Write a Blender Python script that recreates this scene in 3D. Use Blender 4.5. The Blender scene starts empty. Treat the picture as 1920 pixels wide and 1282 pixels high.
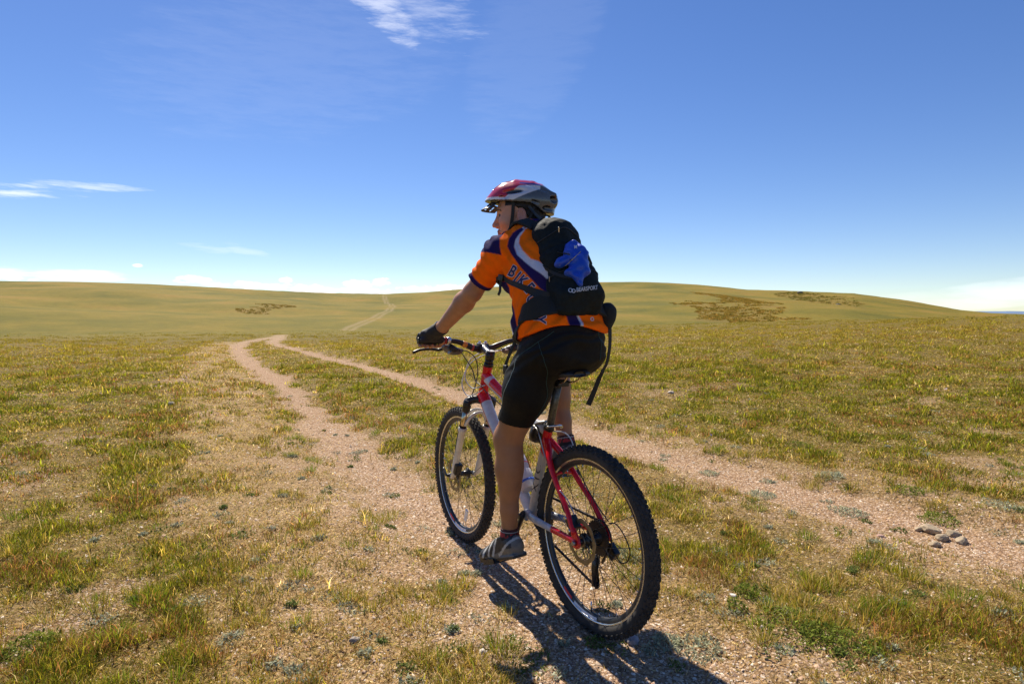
SUN_DIR_DEG = 113.; SUN_ELEV_DEG = 47.; EXPO = 0.74; BIKE_Z = -.006
import numpy as np, math
from math import *
try:
    import bpy, bmesh
    from mathutils import Vector, Matrix
    from mathutils.bvhtree import BVHTree
except ImportError:
    bpy = None
rng = np.random.default_rng(7)

# ---------------------------------------------------------------- numpy helpers
def smooth(a, b, x):
    t = np.clip((x - a) / (b - a), 0, 1)
    return t * t * (3 - 2 * t)

def _hash(ix, iy, iz, seed):
    n = (ix.astype(np.int64) * 374761393 + iy.astype(np.int64) * 668265263 + iz.astype(np.int64) * 2147483647 + seed * 974634777) & 0xFFFFFFFF
    n = ((n ^ (n >> 13)) * 1274126177) & 0xFFFFFFFF
    n = (n ^ (n >> 16)) & 0xFFFFFFFF
    return n.astype(np.float64) / 4294967295.0

def noise2(x, y, s=1.0, seed=0):
    x = np.asarray(x) / s + 1000.3; y = np.asarray(y) / s + 1000.7
    ix = np.floor(x); iy = np.floor(y); fx = x - ix; fy = y - iy
    fx = fx * fx * (3 - 2 * fx); fy = fy * fy * (3 - 2 * fy)
    z = np.zeros_like(ix)
    a = _hash(ix, iy, z, seed); b = _hash(ix + 1, iy, z, seed)
    c = _hash(ix, iy + 1, z, seed); d = _hash(ix + 1, iy + 1, z, seed)
    return (a * (1 - fx) + b * fx) * (1 - fy) + (c * (1 - fx) + d * fx) * fy

def fbm2(x, y, s, octv=4, seed=0):
    v = 0; a = 1; t = 0
    for o in range(octv):
        v = v + a * noise2(x, y, s / 2 ** o, seed + o * 17); t += a; a *= .55
    return v / t

def noise3(p, s=1.0, seed=0):
    q = np.asarray(p) / s + 500.37
    i = np.floor(q); f = q - i; f = f * f * (3 - 2 * f)
    r = 0
    for dx in (0, 1):
        for dy in (0, 1):
            for dz in (0, 1):
                h = _hash(i[..., 0] + dx, i[..., 1] + dy, i[..., 2] + dz, seed)
                r = r + h * (f[..., 0] if dx else 1 - f[..., 0]) * (f[..., 1] if dy else 1 - f[..., 1]) * (f[..., 2] if dz else 1 - f[..., 2])
    return r

def polydist(x, y, pts):
    """distance of points to a polyline and the parameter (metres along) of the closest point"""
    d = np.full(np.shape(x), 1e9); w = np.zeros(np.shape(x))
    for k in range(len(pts) - 1):
        ax, ay = pts[k][:2]; bx, by = pts[k + 1][:2]
        ux, uy = bx - ax, by - ay
        t = np.clip(((x - ax) * ux + (y - ay) * uy) / (ux * ux + uy * uy), 0, 1)
        dd = np.hypot(x - ax - t * ux, y - ay - t * uy)
        m = dd < d
        d = np.where(m, dd, d)
        if len(pts[0]) > 2:
            w = np.where(m, pts[k][2] * (1 - t) + pts[k + 1][2] * t, w)
    return d, w

def inpoly(x, y, P):
    c = np.zeros(np.shape(x), bool); n = len(P); j = n - 1
    for i in range(n):
        xi, yi = P[i]; xj, yj = P[j]
        if yi != yj:
            c ^= ((yi > y) != (yj > y)) & (x < (xj - xi) * (y - yi) / (yj - yi) + xi)
        j = i
    return c
# ---------------------------------------------------------------- terrain
EYE = 1.176
CREST_X = [-1600, -400, 0, 450, 700, 900, 1150, 1400, 1650, 1920, 2400, 3400]
CREST_Y = [640, 636, 634, 630, 626, 623, 614, 606, 599, 591.5, 592, 620]
RIDGE_X = [-1600, -400, 0, 125, 250, 375, 500, 610, 720, 800, 870, 960, 1040, 1125, 1190, 1250, 1325, 1400, 1480, 1600, 1700, 1800, 1860, 1920, 2400, 3400]
RIDGE_Y = [560, 530, 527, 528, 531, 537, 544, 549, 551, 548, 545, 538, 532, 529, 528.5, 530, 535, 543, 545, 550, 563, 581, 587, 589.5, 592, 600]
HORY = 583.6; FPX = 1170.
def terr(x, y):
    x = np.asarray(x, float); y = np.asarray(y, float)
    r = np.hypot(x, y) + 1e-6
    az = np.arctan2(x, y)
    px = 960 + FPX * np.tan(np.clip(az, -1.15, 1.15))
    ca = np.clip(np.cos(az), .35, 1)
    tc = (HORY - np.interp(px, CREST_X, CREST_Y)) / FPX * ca
    tr = (HORY - np.interp(px, RIDGE_X, RIDGE_Y)) / FPX * ca
    rc = 36.
    zc = EYE + rc * tc
    z = zc * smooth(7, rc, r)
    # beyond the crest: a shallow valley, then the long hill
    zv = zc - 3.2 - 1.2 * smooth(.0, .5, az)
    z = np.where(r > rc, zc + (zv - zc) * smooth(rc, 120, r), z)
    R = 470 + 60 * np.sin(az * 4 + 1)
    zr = EYE + R * tr
    s = np.clip((r - 105) / (R - 105), 0, 1)
    hill = zv + (zr - zv) * (s ** 1.18)
    w = smooth(100, 125, r)
    z = z * (1 - w) + hill * w
    z = z - np.clip((r - R) * .06, 0, 34)
    # undulation of the hillside
    amp = smooth(110, 220, r) * (1 - smooth(.80, .98, s))
    z = z + amp * ((fbm2(x, y, 110, 3, 5) - .5) * 10.0 + (fbm2(x, y, 30, 3, 9) - .5) * 1.5)
    # field bumps
    nb = smooth(1.0, 6, r) * (1 - smooth(60, 110, r))
    z = z + nb * ((fbm2(x, y, 4.5, 3, 2) - .5) * .10)
    return z

# track polylines in metres: x, y, half width
RUT_L = [(-11.9, 31.5, .4), (-11.2, 26.3, .34), (-9.86, 22.4, .28), (-7.86, 18.0, .26), (-5.63, 13.55, .25), (-3.94, 10.44, .24), (-2.25, 7.0, .22),
         (-1.35, 5.12, .24), (-.74, 4.04, .24), (-.28, 3.25, .25), (.02, 2.72, .27), (.29, 2.18, .30), (.6, 1.5, .32), (.9, .6, .32)]
RUT_R = [(-12.6, 34., .4), (-10.6, 28., .36), (-9.4, 24.4, .26), (-6.6, 19.27, .20), (-3.79, 14.25, .24), (-2.13, 11.31, .26), (-1.01, 9.05, .28), (-.4, 7.76, .26), (.29, 6.63, .28),
         (.75, 5.75, .26), (1.12, 5.0, .26), (1.6, 4.25, .28), (1.95, 3.72, .30), (2.3, 3.2, .28), (2.55, 2.75, .26), (3.0, 2.2, .28), (4.0, 1.2, .3)]
OLD_L = [(-11.6, 25.5, .5), (-6.9, 14.25, .75), (-3.9, 8.23, .50), (-2.3, 5.12, .38), (-1.45, 3.71, .34), (-.95, 2.9, .32), (-.5, 2.18, .34), (0.1, 1., .4)]
HILL_T = [(-31,112),(-33.6,131.2),(-34.6,150.1),(-37.8,179.4),(-40.,201.8),(-46.8,246.8),(-62.1,319.2),(-81.5,398.1),(-84.9,418.5),(-87.7,440)]
def dirtmask(x, y):
    """0 = turf, 1 = bare gravelly soil; and straw amount"""
    r = np.hypot(x, y)
    wob = (fbm2(x, y, .55, 4, 31) - .5)
    wob2 = (fbm2(x, y, .16, 3, 77) - .5)
    big = (fbm2(x, y, 2.4, 3, 55) - .5)
    dl, wl = polydist(x, y, RUT_L); dr, wr = polydist(x, y, RUT_R); do, wo = polydist(x, y, OLD_L)
    e = wob * .42 + wob2 * .26 + .035
    a = 1 - smooth(-.05, .12, dl - wl + e * np.minimum(1, .35 + .65 * smooth(1, 6, r)))
    b = 1 - smooth(-.05, .14, dr - wr + e * .9)
    # loosened bare ground round the near part of the ruts
    near = 1 - smooth(4.5, 8.5, r)
    c = near * .56 * (1 - smooth(.05, .85, np.minimum(dl, dr) - .24 + wob * .9 + big * .5))
    o = (1 - smooth(-.1, .35, do - wo + wob * .8))
    o_b = o * .38 * smooth(.42, .62, fbm2(x, y, .33, 3, 91)) * (1 - .5 * smooth(6, 12, r))
    patch = smooth(.60, .74, fbm2(x, y, .75, 4, 12)) * .75 * (1 - smooth(7, 20, r))
    d = np.maximum.reduce([a, b, c * (.55 + .9 * smooth(.35, .65, fbm2(x, y, .22, 3, 44))), o_b, patch * .8])
    if HILL_T:
        for side in (-1, 1):
            P = [(p[0] + side * .85, p[1], .26) for p in HILL_T]
            dh, wh = polydist(x, y, P)
            d = np.maximum(d, (1 - smooth(-.3, .6, dh - wh + (fbm2(x, y, 5, 2, 8) - .5) * .9)) * .8 * (r > 100))
    straw = np.clip(o * .9 + near * .30 * smooth(-.3, .3, big + .12) + .5 * (1 - smooth(.2, 1.1, np.minimum(dl, dr) + wob * .6)), 0, 1)
    return np.clip(d, 0, 1), straw, np.minimum(dl - wl, dr - wr)

def ground_z(x, y, dm=None):
    if dm is None: dm = dirtmask(x, y)
    r = np.hypot(x, y)
    n = 1 - smooth(14, 30, r)
    lip = .045 * smooth(.0, .16, dm[2]) * n
    fine = n * ((fbm2(x, y, .30, 4, 61) - .5) * .034 * (1 - .72 * dm[0]) + (fbm2(x, y, .09, 3, 63) - .5) * .016 * (1 - .55 * dm[0]))
    return terr(x, y) + lip + fine
# ---------------------------------------------------------------- blender helpers
SC = bpy.context.scene; COL = SC.collection

def mesh_np(name, verts, faces=None, loops=None, starts=None, totals=None, smooth_sh=True):
    me = bpy.data.meshes.new(name)
    verts = np.asarray(verts, np.float32)
    if faces is not None:
        faces = np.asarray(faces, np.int32); k = faces.shape[1]
        loops = faces.ravel(); totals = np.full(len(faces), k, np.int32); starts = np.arange(len(faces), dtype=np.int32) * k
    me.vertices.add(len(verts)); me.vertices.foreach_set('co', verts.ravel())
    me.loops.add(len(loops)); me.loops.foreach_set('vertex_index', np.asarray(loops, np.int32))
    me.polygons.add(len(starts)); me.polygons.foreach_set('loop_start', np.asarray(starts, np.int32))
    me.update(calc_edges=True)
    if smooth_sh: me.polygons.foreach_set('use_smooth', np.ones(len(me.polygons), bool))
    return me

def add_color(me, name, col):
    a = me.color_attributes.new(name, 'FLOAT_COLOR', 'POINT')
    c = np.ones((len(col), 4), np.float32); c[:, :col.shape[1]] = col
    a.data.foreach_set('color', c.ravel())

def link(name, me, mat=None, parent=None):
    o = bpy.data.objects.new(name, me); COL.objects.link(o)
    if mat is not None and me is not None and len(me.materials) == 0: me.materials.append(mat)
    if parent is not None: o.parent = parent
    return o

def tag(o, label=None, cat=None, group=None, kind=None):
    if label: o['label'] = label
    if cat: o['category'] = cat
    if group: o['group'] = group
    if kind: o['kind'] = kind
    return o

def empty(name, loc=(0, 0, 0), rz=0):
    o = bpy.data.objects.new(name, None); COL.objects.link(o)
    o.location = loc; o.rotation_euler = (0, 0, rz); o.empty_display_size = .1
    return o

class NT:
    def __init__(s, m):
        m.use_nodes = True; s.t = m.node_tree; s.t.nodes.clear()
    def n(s, kind, **kw):
        nd = s.t.nodes.new(kind)
        for k, v in kw.items():
            if k.startswith('_'): setattr(nd, k[1:], v)
        for k, v in kw.items():
            if not k.startswith('_'):
                key = int(k[1:]) if k[0] == 'i' and k[1:].isdigit() else k.replace('__', ' ')
                nd.inputs[key].default_value = v
        return nd
    def l(s, a, b): s.t.links.new(a, b)
    def ramp(s, fac, stops):
        r = s.n('ShaderNodeValToRGB'); e = r.color_ramp.elements
        while len(e) > 1: e.remove(e[0])
        e[0].position = stops[0][0]; e[0].color = (*stops[0][1], 1)
        for p, c in stops[1:]:
            q = e.new(p); q.color = (*c, 1)
        s.l(fac, r.inputs[0]); return r.outputs[0]
    def mix(s, fac, a, b, mode='MIX'):
        m = s.n('ShaderNodeMix', _data_type='RGBA', _blend_type=mode)
        for i, v in ((0, fac), (6, a), (7, b)):
            if hasattr(v, 'is_linked') or hasattr(v, 'links'): s.l(v, m.inputs[i])
            else: m.inputs[i].default_value = v if i == 0 else (*v, 1)
        return m.outputs[2]
    def math(s, op, a, b=0.0, c=0.0):
        m = s.n('ShaderNodeMath', _operation=op)
        for i, v in enumerate((a, b, c)):
            if hasattr(v, 'links'): s.l(v, m.inputs[i])
            else: m.inputs[i].default_value = v
        return m.outputs[0]
    def noise(s, vec, scale, detail=3, rough=.5):
        m = s.n('ShaderNodeTexNoise'); m.inputs['Scale'].default_value = scale; m.inputs['Detail'].default_value = detail
        m.inputs['Roughness'].default_value = rough
        s.l(vec, m.inputs['Vector']); return m.outputs['Fac']

def pmat(name, col, rough=.5, metal=0., var=.12, vscale=30., bump=0., bscale=200., coat=0., spec=None, attr=None, sheen=0., trans=0.):
    """principled material with procedural colour variation, grime and bump"""
    m = bpy.data.materials.new(name); t = NT(m)
    b = t.n('ShaderNodeBsdfPrincipled'); o = t.n('ShaderNodeOutputMaterial')
    tc = t.n('ShaderNodeTexCoord').outputs['Object']
    base = None
    if attr:
        a = t.n('ShaderNodeAttribute', _attribute_name=attr); base = a.outputs['Color']
    nz = t.noise(tc, vscale, 4, .6)
    f = t.n('ShaderNodeMapRange', From__Min=.3, From__Max=.7, To__Min=1 - var, To__Max=1 + var); t.l(nz, f.inputs[0])
    mm = t.n('ShaderNodeVectorMath', _operation='SCALE')
    if base is not None: t.l(base, mm.inputs[0])
    else: mm.inputs[0].default_value = col
    t.l(f.outputs[0], mm.inputs['Scale']); t.l(mm.outputs[0], b.inputs['Base Color'])
    b.inputs['Metallic'].default_value = metal
    rr = t.n('ShaderNodeMapRange', From__Min=.3, From__Max=.7, To__Min=max(.03, rough - .08), To__Max=min(1, rough + .1)); t.l(nz, rr.inputs[0]); t.l(rr.outputs[0], b.inputs['Roughness'])
    b.inputs['Coat Weight'].default_value = coat; b.inputs['Coat Roughness'].default_value = .12
    if spec is not None: b.inputs['Specular IOR Level'].default_value = spec
    if sheen: b.inputs['Sheen Weight'].default_value = sheen; b.inputs['Sheen Roughness'].default_value = .5
    if bump:
        bn = t.noise(tc, bscale, 3, .6)
        bp = t.n('ShaderNodeBump', Strength=1.0, Distance=bump); t.l(bn, bp.inputs['Height']); t.l(bp.outputs[0], b.inputs['Normal'])
    sh = b.outputs[0]
    if trans:
        tr = t.n('ShaderNodeBsdfTranslucent'); t.l(mm.outputs[0], tr.inputs[0])
        mx = t.n('ShaderNodeMixShader', i0=trans); t.l(sh, mx.inputs[1]); t.l(tr.outputs[0], mx.inputs[2]); sh = mx.outputs[0]
    t.l(sh, o.inputs[0])
    return m

# ---------------------------------------------------------------- camera, sun, sky
cam_d = bpy.data.cameras.new('camera'); cam = bpy.data.objects.new('camera', cam_d); COL.objects.link(cam)
cam.location = (0, 0, EYE); cam.rotation_euler = (pi / 2 - .049, 0, 0)
cam_d.sensor_width = 36; cam_d.lens = FPX / 1920 * 36; cam_d.clip_end = 9000; cam_d.clip_start = .05
SC.camera = cam

SUN_AZ = radians(SUN_DIR_DEG)      # direction towards the sun, angle from +X
SUN_EL = radians(SUN_ELEV_DEG)
sd = bpy.data.lights.new('sun', 'SUN'); so = bpy.data.objects.new('sun', sd); COL.objects.link(so)
sd.energy = 4.7; sd.angle = radians(.55); sd.color = (1, .91, .77)
so.rotation_euler = Vector((-cos(SUN_AZ) * cos(SUN_EL), -sin(SUN_AZ) * cos(SUN_EL), -sin(SUN_EL))).to_track_quat('-Z', 'Y').to_euler()

W = bpy.data.worlds.new('World'); SC.world = W
t = NT(W)
sky = t.n('ShaderNodeTexSky', _sky_type='NISHITA', _sun_disc=False)
sky.sun_elevation = SUN_EL; sky.sun_rotation = pi / 2 - SUN_AZ
sky.altitude = 1800; sky.air_density = 1.0; sky.dust_density = .25; sky.ozone_density = 3.0
tc = t.n('ShaderNodeTexCoord').outputs['Generated']
hs0 = t.n('ShaderNodeHueSaturation', Hue=.515, Saturation=1.24, Value=1 / 3.2); t.l(sky.outputs[0], hs0.inputs['Color'])
gm = t.n('ShaderNodeGamma', Gamma=.87); t.l(hs0.outputs[0], gm.inputs[0])
hs = t.n('ShaderNodeHueSaturation', Hue=.5, Saturation=1.0, Value=3.2); t.l(gm.outputs[0], hs.inputs['Color'])
sx = t.n('ShaderNodeSeparateXYZ'); t.l(tc, sx.inputs[0])
az = t.math('ARCTAN2', sx.outputs[0], sx.outputs[1]); el = t.math('ARCSINE', sx.outputs[2])
cmb = t.n('ShaderNodeCombineXYZ'); t.l(az, cmb.inputs[0]); t.l(el, cmb.inputs[1])
def aniso(sc, ang=0., loc=(0, 0, 0)):
    mp = t.n('ShaderNodeMapping'); mp.inputs['Scale'].default_value = sc; mp.inputs['Rotation'].default_value = (0, 0, ang); mp.inputs['Location'].default_value = loc
    t.l(cmb.outputs[0], mp.inputs['Vector']); return mp.outputs[0]
def blob(a0, e0, sa, se, ang=0.):
    """soft elliptical region of the sky (azimuth, elevation, radians)"""
    da = t.math('SUBTRACT', az, a0); de = t.math('SUBTRACT', el, e0)
    c, s = cos(ang), sin(ang)
    p = t.math('MULTIPLY_ADD', da, c, t.math('MULTIPLY', de, s)); q = t.math('MULTIPLY_ADD', de, c, t.math('MULTIPLY', da, -s))
    d = t.math('ADD', t.math('POWER', t.math('ABSOLUTE', t.math('DIVIDE', p, sa)), 2), t.math('POWER', t.math('ABSOLUTE', t.math('DIVIDE', q, se)), 2))
    return t.math('MAXIMUM', t.math('SUBTRACT', 1.0, d), 0.0)
def thr(v, lo, hi, g=1.0):
    m = t.n('ShaderNodeMapRange', _interpolation_type='SMOOTHSTEP', From__Min=lo, From__Max=hi, To__Min=0., To__Max=g); t.l(v, m.inputs[0]); return m.outputs[0]
clouds = []
def lim(k, v, lo, hi, g):
    return t.math('MULTIPLY', thr(v, lo, hi, g), thr(k, 0.0, .30))
def azel(px, py):
    x = (px - 960) / FPX; y = 1.; z = -(py - 641) / FPX; c, s = cos(-.049), sin(-.049)
    y, z = y * c - z * s, y * s + z * c
    return atan2(x, y), atan2(z, hypot(x, y))
# high wisps
nw = t.noise(aniso((13, 75, 1), -.62), 1.0, 10, .70)
for (px, py, sa, se, ang, g, lo) in ((716, 14, .085, .034, -.62, .42, .26), (780, -8, .17, .07, -.4, .22, .32), (1010, 50, .10, .20, -.50, .028, .12), (560, 120, .30, .12, .2, .035, .20)):
    a, e = azel(px, py); k = blob(a, e, sa, se, ang)
    clouds.append(lim(k, t.math('ADD', nw, t.math('MULTIPLY', t.math('SUBTRACT', t.math('POWER', k, .6), 1.0), .42)), lo, lo + .38, g))
# low streaks on the left
ns = t.noise(aniso((14, 110, 1), .03), 1.0, 6, .6)
for (px, py, sa, se, ang, g, lo) in ((60, 357, .080, .015, .07, .55, .36), (25, 365, .05, .010, .0, .55, .36), (190, 350, .09, .006, .0, .35, .3), (385, 465, .045, .008, -.1, .18, .3), (470, 474, .05, .010, -.28, .18, .3),
                                     (60, 514, .16, .010, .0, .55, .25), (258, 498, .008, .003, 0, .9, .2)):
    a, e = azel(px, py); k = blob(a, e, sa, se, ang)
    clouds.append(lim(k, t.math('ADD', ns, t.math('MULTIPLY', t.math('SUBTRACT', t.math('POWER', k, .6), 1.0), .40)), lo, lo + .32, g))
# cumulus row just over the hills
nc = t.noise(aniso((42, 85, 1), 0), 1.0, 6, .55)
for (px, py, sa, se, g) in ((146, 521, .020, .006, .9), (30, 522, .05, .006, .7), (370, 524, .042, .009, 1), (440, 533, .08, .008, 1), (536, 524, .018, .008, 1), (520, 538, .10, .009, 1), (600, 545, .09, .007, 1), (690, 531, .055, .012, 1),
                            (650, 546, .13, .010, 1), (810, 541, .085, .010, 1), (870, 540, .05, .010, 1)):
    a, e = azel(px, py); k = blob(a, e, sa, se)
    clouds.append(lim(k, t.math('ADD', nc, t.math('MULTIPLY', t.math('SUBTRACT', t.math('POWER', k, .7), 1.0), .50)), .33, .53, g))
nr = t.noise(aniso((8, 40, 1), .12), 1.0, 5, .6)
for (px, py, sa, se, ang, g) in ((1900, 548, .15, .020, .12, .40), (1790, 560, .15, .014, .05, .25)):
    a, e = azel(px, py); k = blob(a, e, sa, se, ang)
    clouds.append(lim(k, t.math('ADD', nr, t.math('MULTIPLY', t.math('SUBTRACT', t.math('POWER', k, .6), 1.0), .45)), .10, .62, g))
cs = clouds[0]
for c in clouds[1:]: cs = t.math('MAXIMUM', cs, c)
skc = t.mix(cs, hs.outputs[0], (10.2, 10.2, 10.4))
bg = t.n('ShaderNodeBackground', Strength=.082); t.l(skc, bg.inputs[0])
t.l(bg.outputs[0], t.n('ShaderNodeOutputWorld').inputs[0])
SC.view_settings.view_transform = 'Standard'; SC.view_settings.look = 'None'; SC.view_settings.exposure = EXPO; SC.view_settings.gamma = 1

# ---------------------------------------------------------------- ground sheet
def ground_material():
    m = bpy.data.materials.new('grassland_soil'); t = NT(m)
    b = t.n('ShaderNodeBsdfPrincipled', Roughness=.95); b.inputs['Specular IOR Level'].default_value = .15
    o = t.n('ShaderNodeOutputMaterial')
    aN = t.n('ShaderNodeAttribute', _attribute_name='Soil'); a = aN.outputs['Color']
    sp = t.n('ShaderNodeSeparateColor'); t.l(a, sp.inputs[0])
    P = t.n('ShaderNodeNewGeometry').outputs['Position']
    f1 = t.noise(P, 55, 5, .75); f2 = t.noise(P, 9, 5, .65); f3 = t.noise(P, .9, 5, .6); f4 = t.noise(P, 190, 2, .6)
    soil = t.ramp(f1, [(.32, (.080, .044, .022)), (.44, (.24, .137, .072)), (.55, (.375, .232, .125)), (.70, (.58, .40, .245))])
    # grit: single pale and dark grains
    vo = t.n('ShaderNodeTexVoronoi', Scale=120.); t.l(P, vo.inputs['Vector'])
    gr = t.n('ShaderNodeSeparateColor'); t.l(vo.outputs['Color'], gr.inputs[0])
    soil = t.mix(t.math('MULTIPLY', t.math('GREATER_THAN', gr.outputs[0], .86), .6), soil, (.78, .62, .48))
    soil = t.mix(t.math('MULTIPLY', t.math('LESS_THAN', gr.outputs[0], .10), .55), soil, (.13, .08, .055))
    litter = t.ramp(f1, [(.30, (.026, .020, .005)), (.45, (.10, .068, .016)), (.56, (.22, .140, .038)), (.72, (.44, .29, .100))])
    turf = t.ramp(f2, [(.3, (.045, .048, .007)), (.5, (.105, .090, .014)), (.68, (.205, .145, .034))])
    lt = t.mix(t.math('MULTIPLY', f3, .6), litter, turf)
    strawc = t.ramp(f1, [(.30, (.09, .060, .020)), (.45, (.25, .17, .065)), (.56, (.42, .275, .135)), (.72, (.62, .46, .23))])
    lt = t.mix(t.math('MULTIPLY', aN.outputs['Alpha'], .85), lt, strawc)
    near = t.mix(sp.outputs[0], lt, soil)
    # far turf (no single blade is seen any more)
    g1 = t.noise(P, .035, 6, .62); g2 = t.noise(P, .6, 5, .75); g3 = t.noise(P, 3.5, 4, .75)
    far = t.ramp(g1, [(.30, (.100, .098, .009)), (.44, (.155, .129, .012)), (.55, (.205, .152, .016)), (.70, (.26, .162, .026))])
    sc = t.n('ShaderNodeMapRange', From__Min=.25, From__Max=.75, To__Min=.62, To__Max=1.30); t.l(t.math('MULTIPLY_ADD', g2, .5, t.math('MULTIPLY', g3, .5)), sc.inputs[0])
    vm = t.n('ShaderNodeVectorMath', _operation='SCALE'); t.l(far, vm.inputs[0]); t.l(sc.outputs[0], vm.inputs['Scale'])
    farc = t.mix(sp.outputs[0], vm.outputs[0], (.30, .22, .11))
    col = t.mix(sp.outputs[1], near, farc)
    col = t.mix(sp.outputs[2], col, (.185, .120, .022))
    t.l(col, b.inputs['Base Color'])
    hgt = t.math('MULTIPLY_ADD', f1, 1.0, t.math('MULTIPLY', f4, .35))
    vo2 = t.n('ShaderNodeTexVoronoi', Scale=85.); t.l(P, vo2.inputs['Vector'])
    hgt = t.math('SUBTRACT', hgt, t.math('MULTIPLY', vo2.outputs['Distance'], .8))
    bp = t.n('ShaderNodeBump', Strength=.9, Distance=.006); t.l(hgt, bp.inputs['Height'])
    bpf = t.n('ShaderNodeBump', Strength=.5, Distance=.25); t.l(t.math('ADD', g2, g3), bpf.inputs['Height'])
    mx = t.n('ShaderNodeMix', _data_type='VECTOR'); t.l(sp.outputs[1], mx.inputs[0]); t.l(bp.outputs[0], mx.inputs[4]); t.l(bpf.outputs[0], mx.inputs[5])
    t.l(mx.outputs[1], b.inputs['Normal'])
    t.l(b.outputs[0], o.inputs[0]); return m

M_ground = ground_material()
RUST = [[(95.6, 329.8), (106.4, 320.0), (110.2, 293.7), (86.0, 210.0), (69.4, 165.2), (61.8, 144.1), (53.2, 141.5), (45.4, 139.9), (45.0, 150.6), (49.0, 173.8), (56.8, 213.5), (65.2, 231.5), (67.0, 212.1), (62.3, 184.8), (68.4, 188.4), (80.0, 227.5), (88.4, 280.1)],
        [(-75.4, 174.8), (-83.6, 200.0), (-83.3, 212.3), (-77.2, 210.3), (-72.7, 205.3), (-70.1, 186.7), (-69.7, 171.9)],
        [(177.0, 430), (195, 415), (185, 350), (150, 262), (130.4, 238.4), (134.9, 270.6)]]
def build_ground():
    az = np.concatenate([np.radians(np.arange(-180, -50, 4.)), np.radians(np.arange(-50, 50, .14)), np.radians(np.arange(50, 180, 4.))])
    rs = [.25]
    while rs[-1] < 6500:
        r = rs[-1]; rs.append(r * (1.03 if r < 1.3 else 1.0085 if r < 12 else 1.014 if r < 600 else 1.05))
    rs = np.array(rs); na, nr = len(az), len(rs)
    A, Rr = np.meshgrid(az, rs)
    x = (Rr * np.sin(A)).ravel(); y = (Rr * np.cos(A)).ravel(); r = Rr.ravel()
    dm = dirtmask(x, y); z = ground_z(x, y, dm)
    rust = np.zeros(len(x))
    m = r > 100
    jx = x + (fbm2(x, y, 9, 3, 3) - .5) * 16; jy = y + (fbm2(x, y, 9, 3, 4) - .5) * 34
    for P, k in zip(RUST, (.55, .45, .45)): rust = np.maximum(rust, np.where(m & inpoly(jx, jy, P), k, 0))
    V = np.concatenate([np.stack([x, y, z], 1), [[0, 0, float(ground_z(np.array([0.]), np.array([0.]))[0])]]])
    soil = np.stack([dm[0] * (.8 + .2 * smooth(0, .3, -dm[2])), smooth(22, 45, r), rust, dm[1]], 1); soil = np.concatenate([soil, soil[:1]])
    i, j = np.meshgrid(np.arange(nr - 1), np.arange(na), indexing='ij')
    j2 = (j + 1) % na
    F = np.stack([i * na + j, (i + 1) * na + j, (i + 1) * na + j2, i * na + j2], -1).reshape(-1, 4)[:, ::-1]
    fd = dm[0][F].mean(1); fx = x[F].mean(1); fy = y[F].mean(1); fr = np.hypot(fx, fy)
    fl = polydist(fx, fy, RUT_L); f2 = polydist(fx, fy, RUT_R)
    isp = ((fd > .6) | ((fr > 100) & (fd > .45))) & (((fl[0] < fl[1] + .25) | (f2[0] < f2[1] + .25)) & (fr < 40) | (fr > 100) & (rust[F].max(1) < .1))
    def sub(sel, name):
        idx = np.unique(sel); mp = np.zeros(len(V), np.int64); mp[idx] = np.arange(len(idx))
        me = mesh_np(name, V[idx], mp[sel]); add_color(me, 'Soil', soil[idx]); return me
    C = len(V) - 1
    g = sub(F[~isp], 'ground')
    tag(link('ground', g, M_ground), kind='structure')
    fan = np.stack([np.full(na, C), (np.arange(na) + 1) % na, np.arange(na)], 1)[:, ::-1]
    # close the small hole under the camera as part of the same sheet
    bm = bmesh.new(); bm.from_mesh(g)
    bm.verts.ensure_lookup_table(); ring = [bm.verts[k] for k in range(na)]
    bm.faces.new(ring[::-1]).smooth = True
    bmesh.ops.recalc_face_normals(bm, faces=bm.faces[-1:])
    bm.to_mesh(g); bm.free()
    tag(link('dirt_track', sub(F[isp], 'dirt_track'), M_ground), kind='structure')
build_ground()

# far blue mountains at the right end of the horizon
def far_mountains():
    n = 120; a = np.linspace(radians(36), radians(47), n); D = 6200.
    h = 1.2 + 12 * np.maximum(0, fbm2(a * 60, a * 0, 1.7, 3, 4) - .42) * smooth(radians(36.2), radians(38), a)
    V = []; 
    for k in range(n):
        for (dr, zz) in ((0, -70), (220, h[k] * .55), (460, h[k]), (1100, -70)):
            V.append(((D + dr) * sin(a[k]), (D + dr) * cos(a[k]), zz))
    F = [(k * 4 + q, k * 4 + q + 1, (k + 1) * 4 + q + 1, (k + 1) * 4 + q) for k in range(n - 1) for q in range(3)]
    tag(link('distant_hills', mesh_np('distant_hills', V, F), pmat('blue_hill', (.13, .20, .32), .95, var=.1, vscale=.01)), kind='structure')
far_mountains()

# ---------------------------------------------------------------- grass, herbs, gravel
def leaf_material(name, trans=.5, rough=.6):
    m = bpy.data.materials.new(name); t = NT(m)
    a = t.n('ShaderNodeAttribute', _attribute_name='Col').outputs['Color']
    b = t.n('ShaderNodeBsdfPrincipled', Roughness=rough); b.inputs['Specular IOR Level'].default_value = .08
    tr = t.n('ShaderNodeBsdfTranslucent'); mx = t.n('ShaderNodeMixShader', i0=trans)
    sc_ = t.n('ShaderNodeVectorMath', _operation='SCALE'); sc_.inputs['Scale'].default_value = 1.36; t.l(a, sc_.inputs[0]); a = sc_.outputs[0]
    t.l(a, b.inputs['Base Color']); t.l(a, tr.inputs[0]); t.l(b.outputs[0], mx.inputs[1]); t.l(tr.outputs[0], mx.inputs[2])
    t.l(mx.outputs[0], t.n('ShaderNodeOutputMaterial').inputs[0]); return m
M_leaf = leaf_material('grass_blades')

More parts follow.
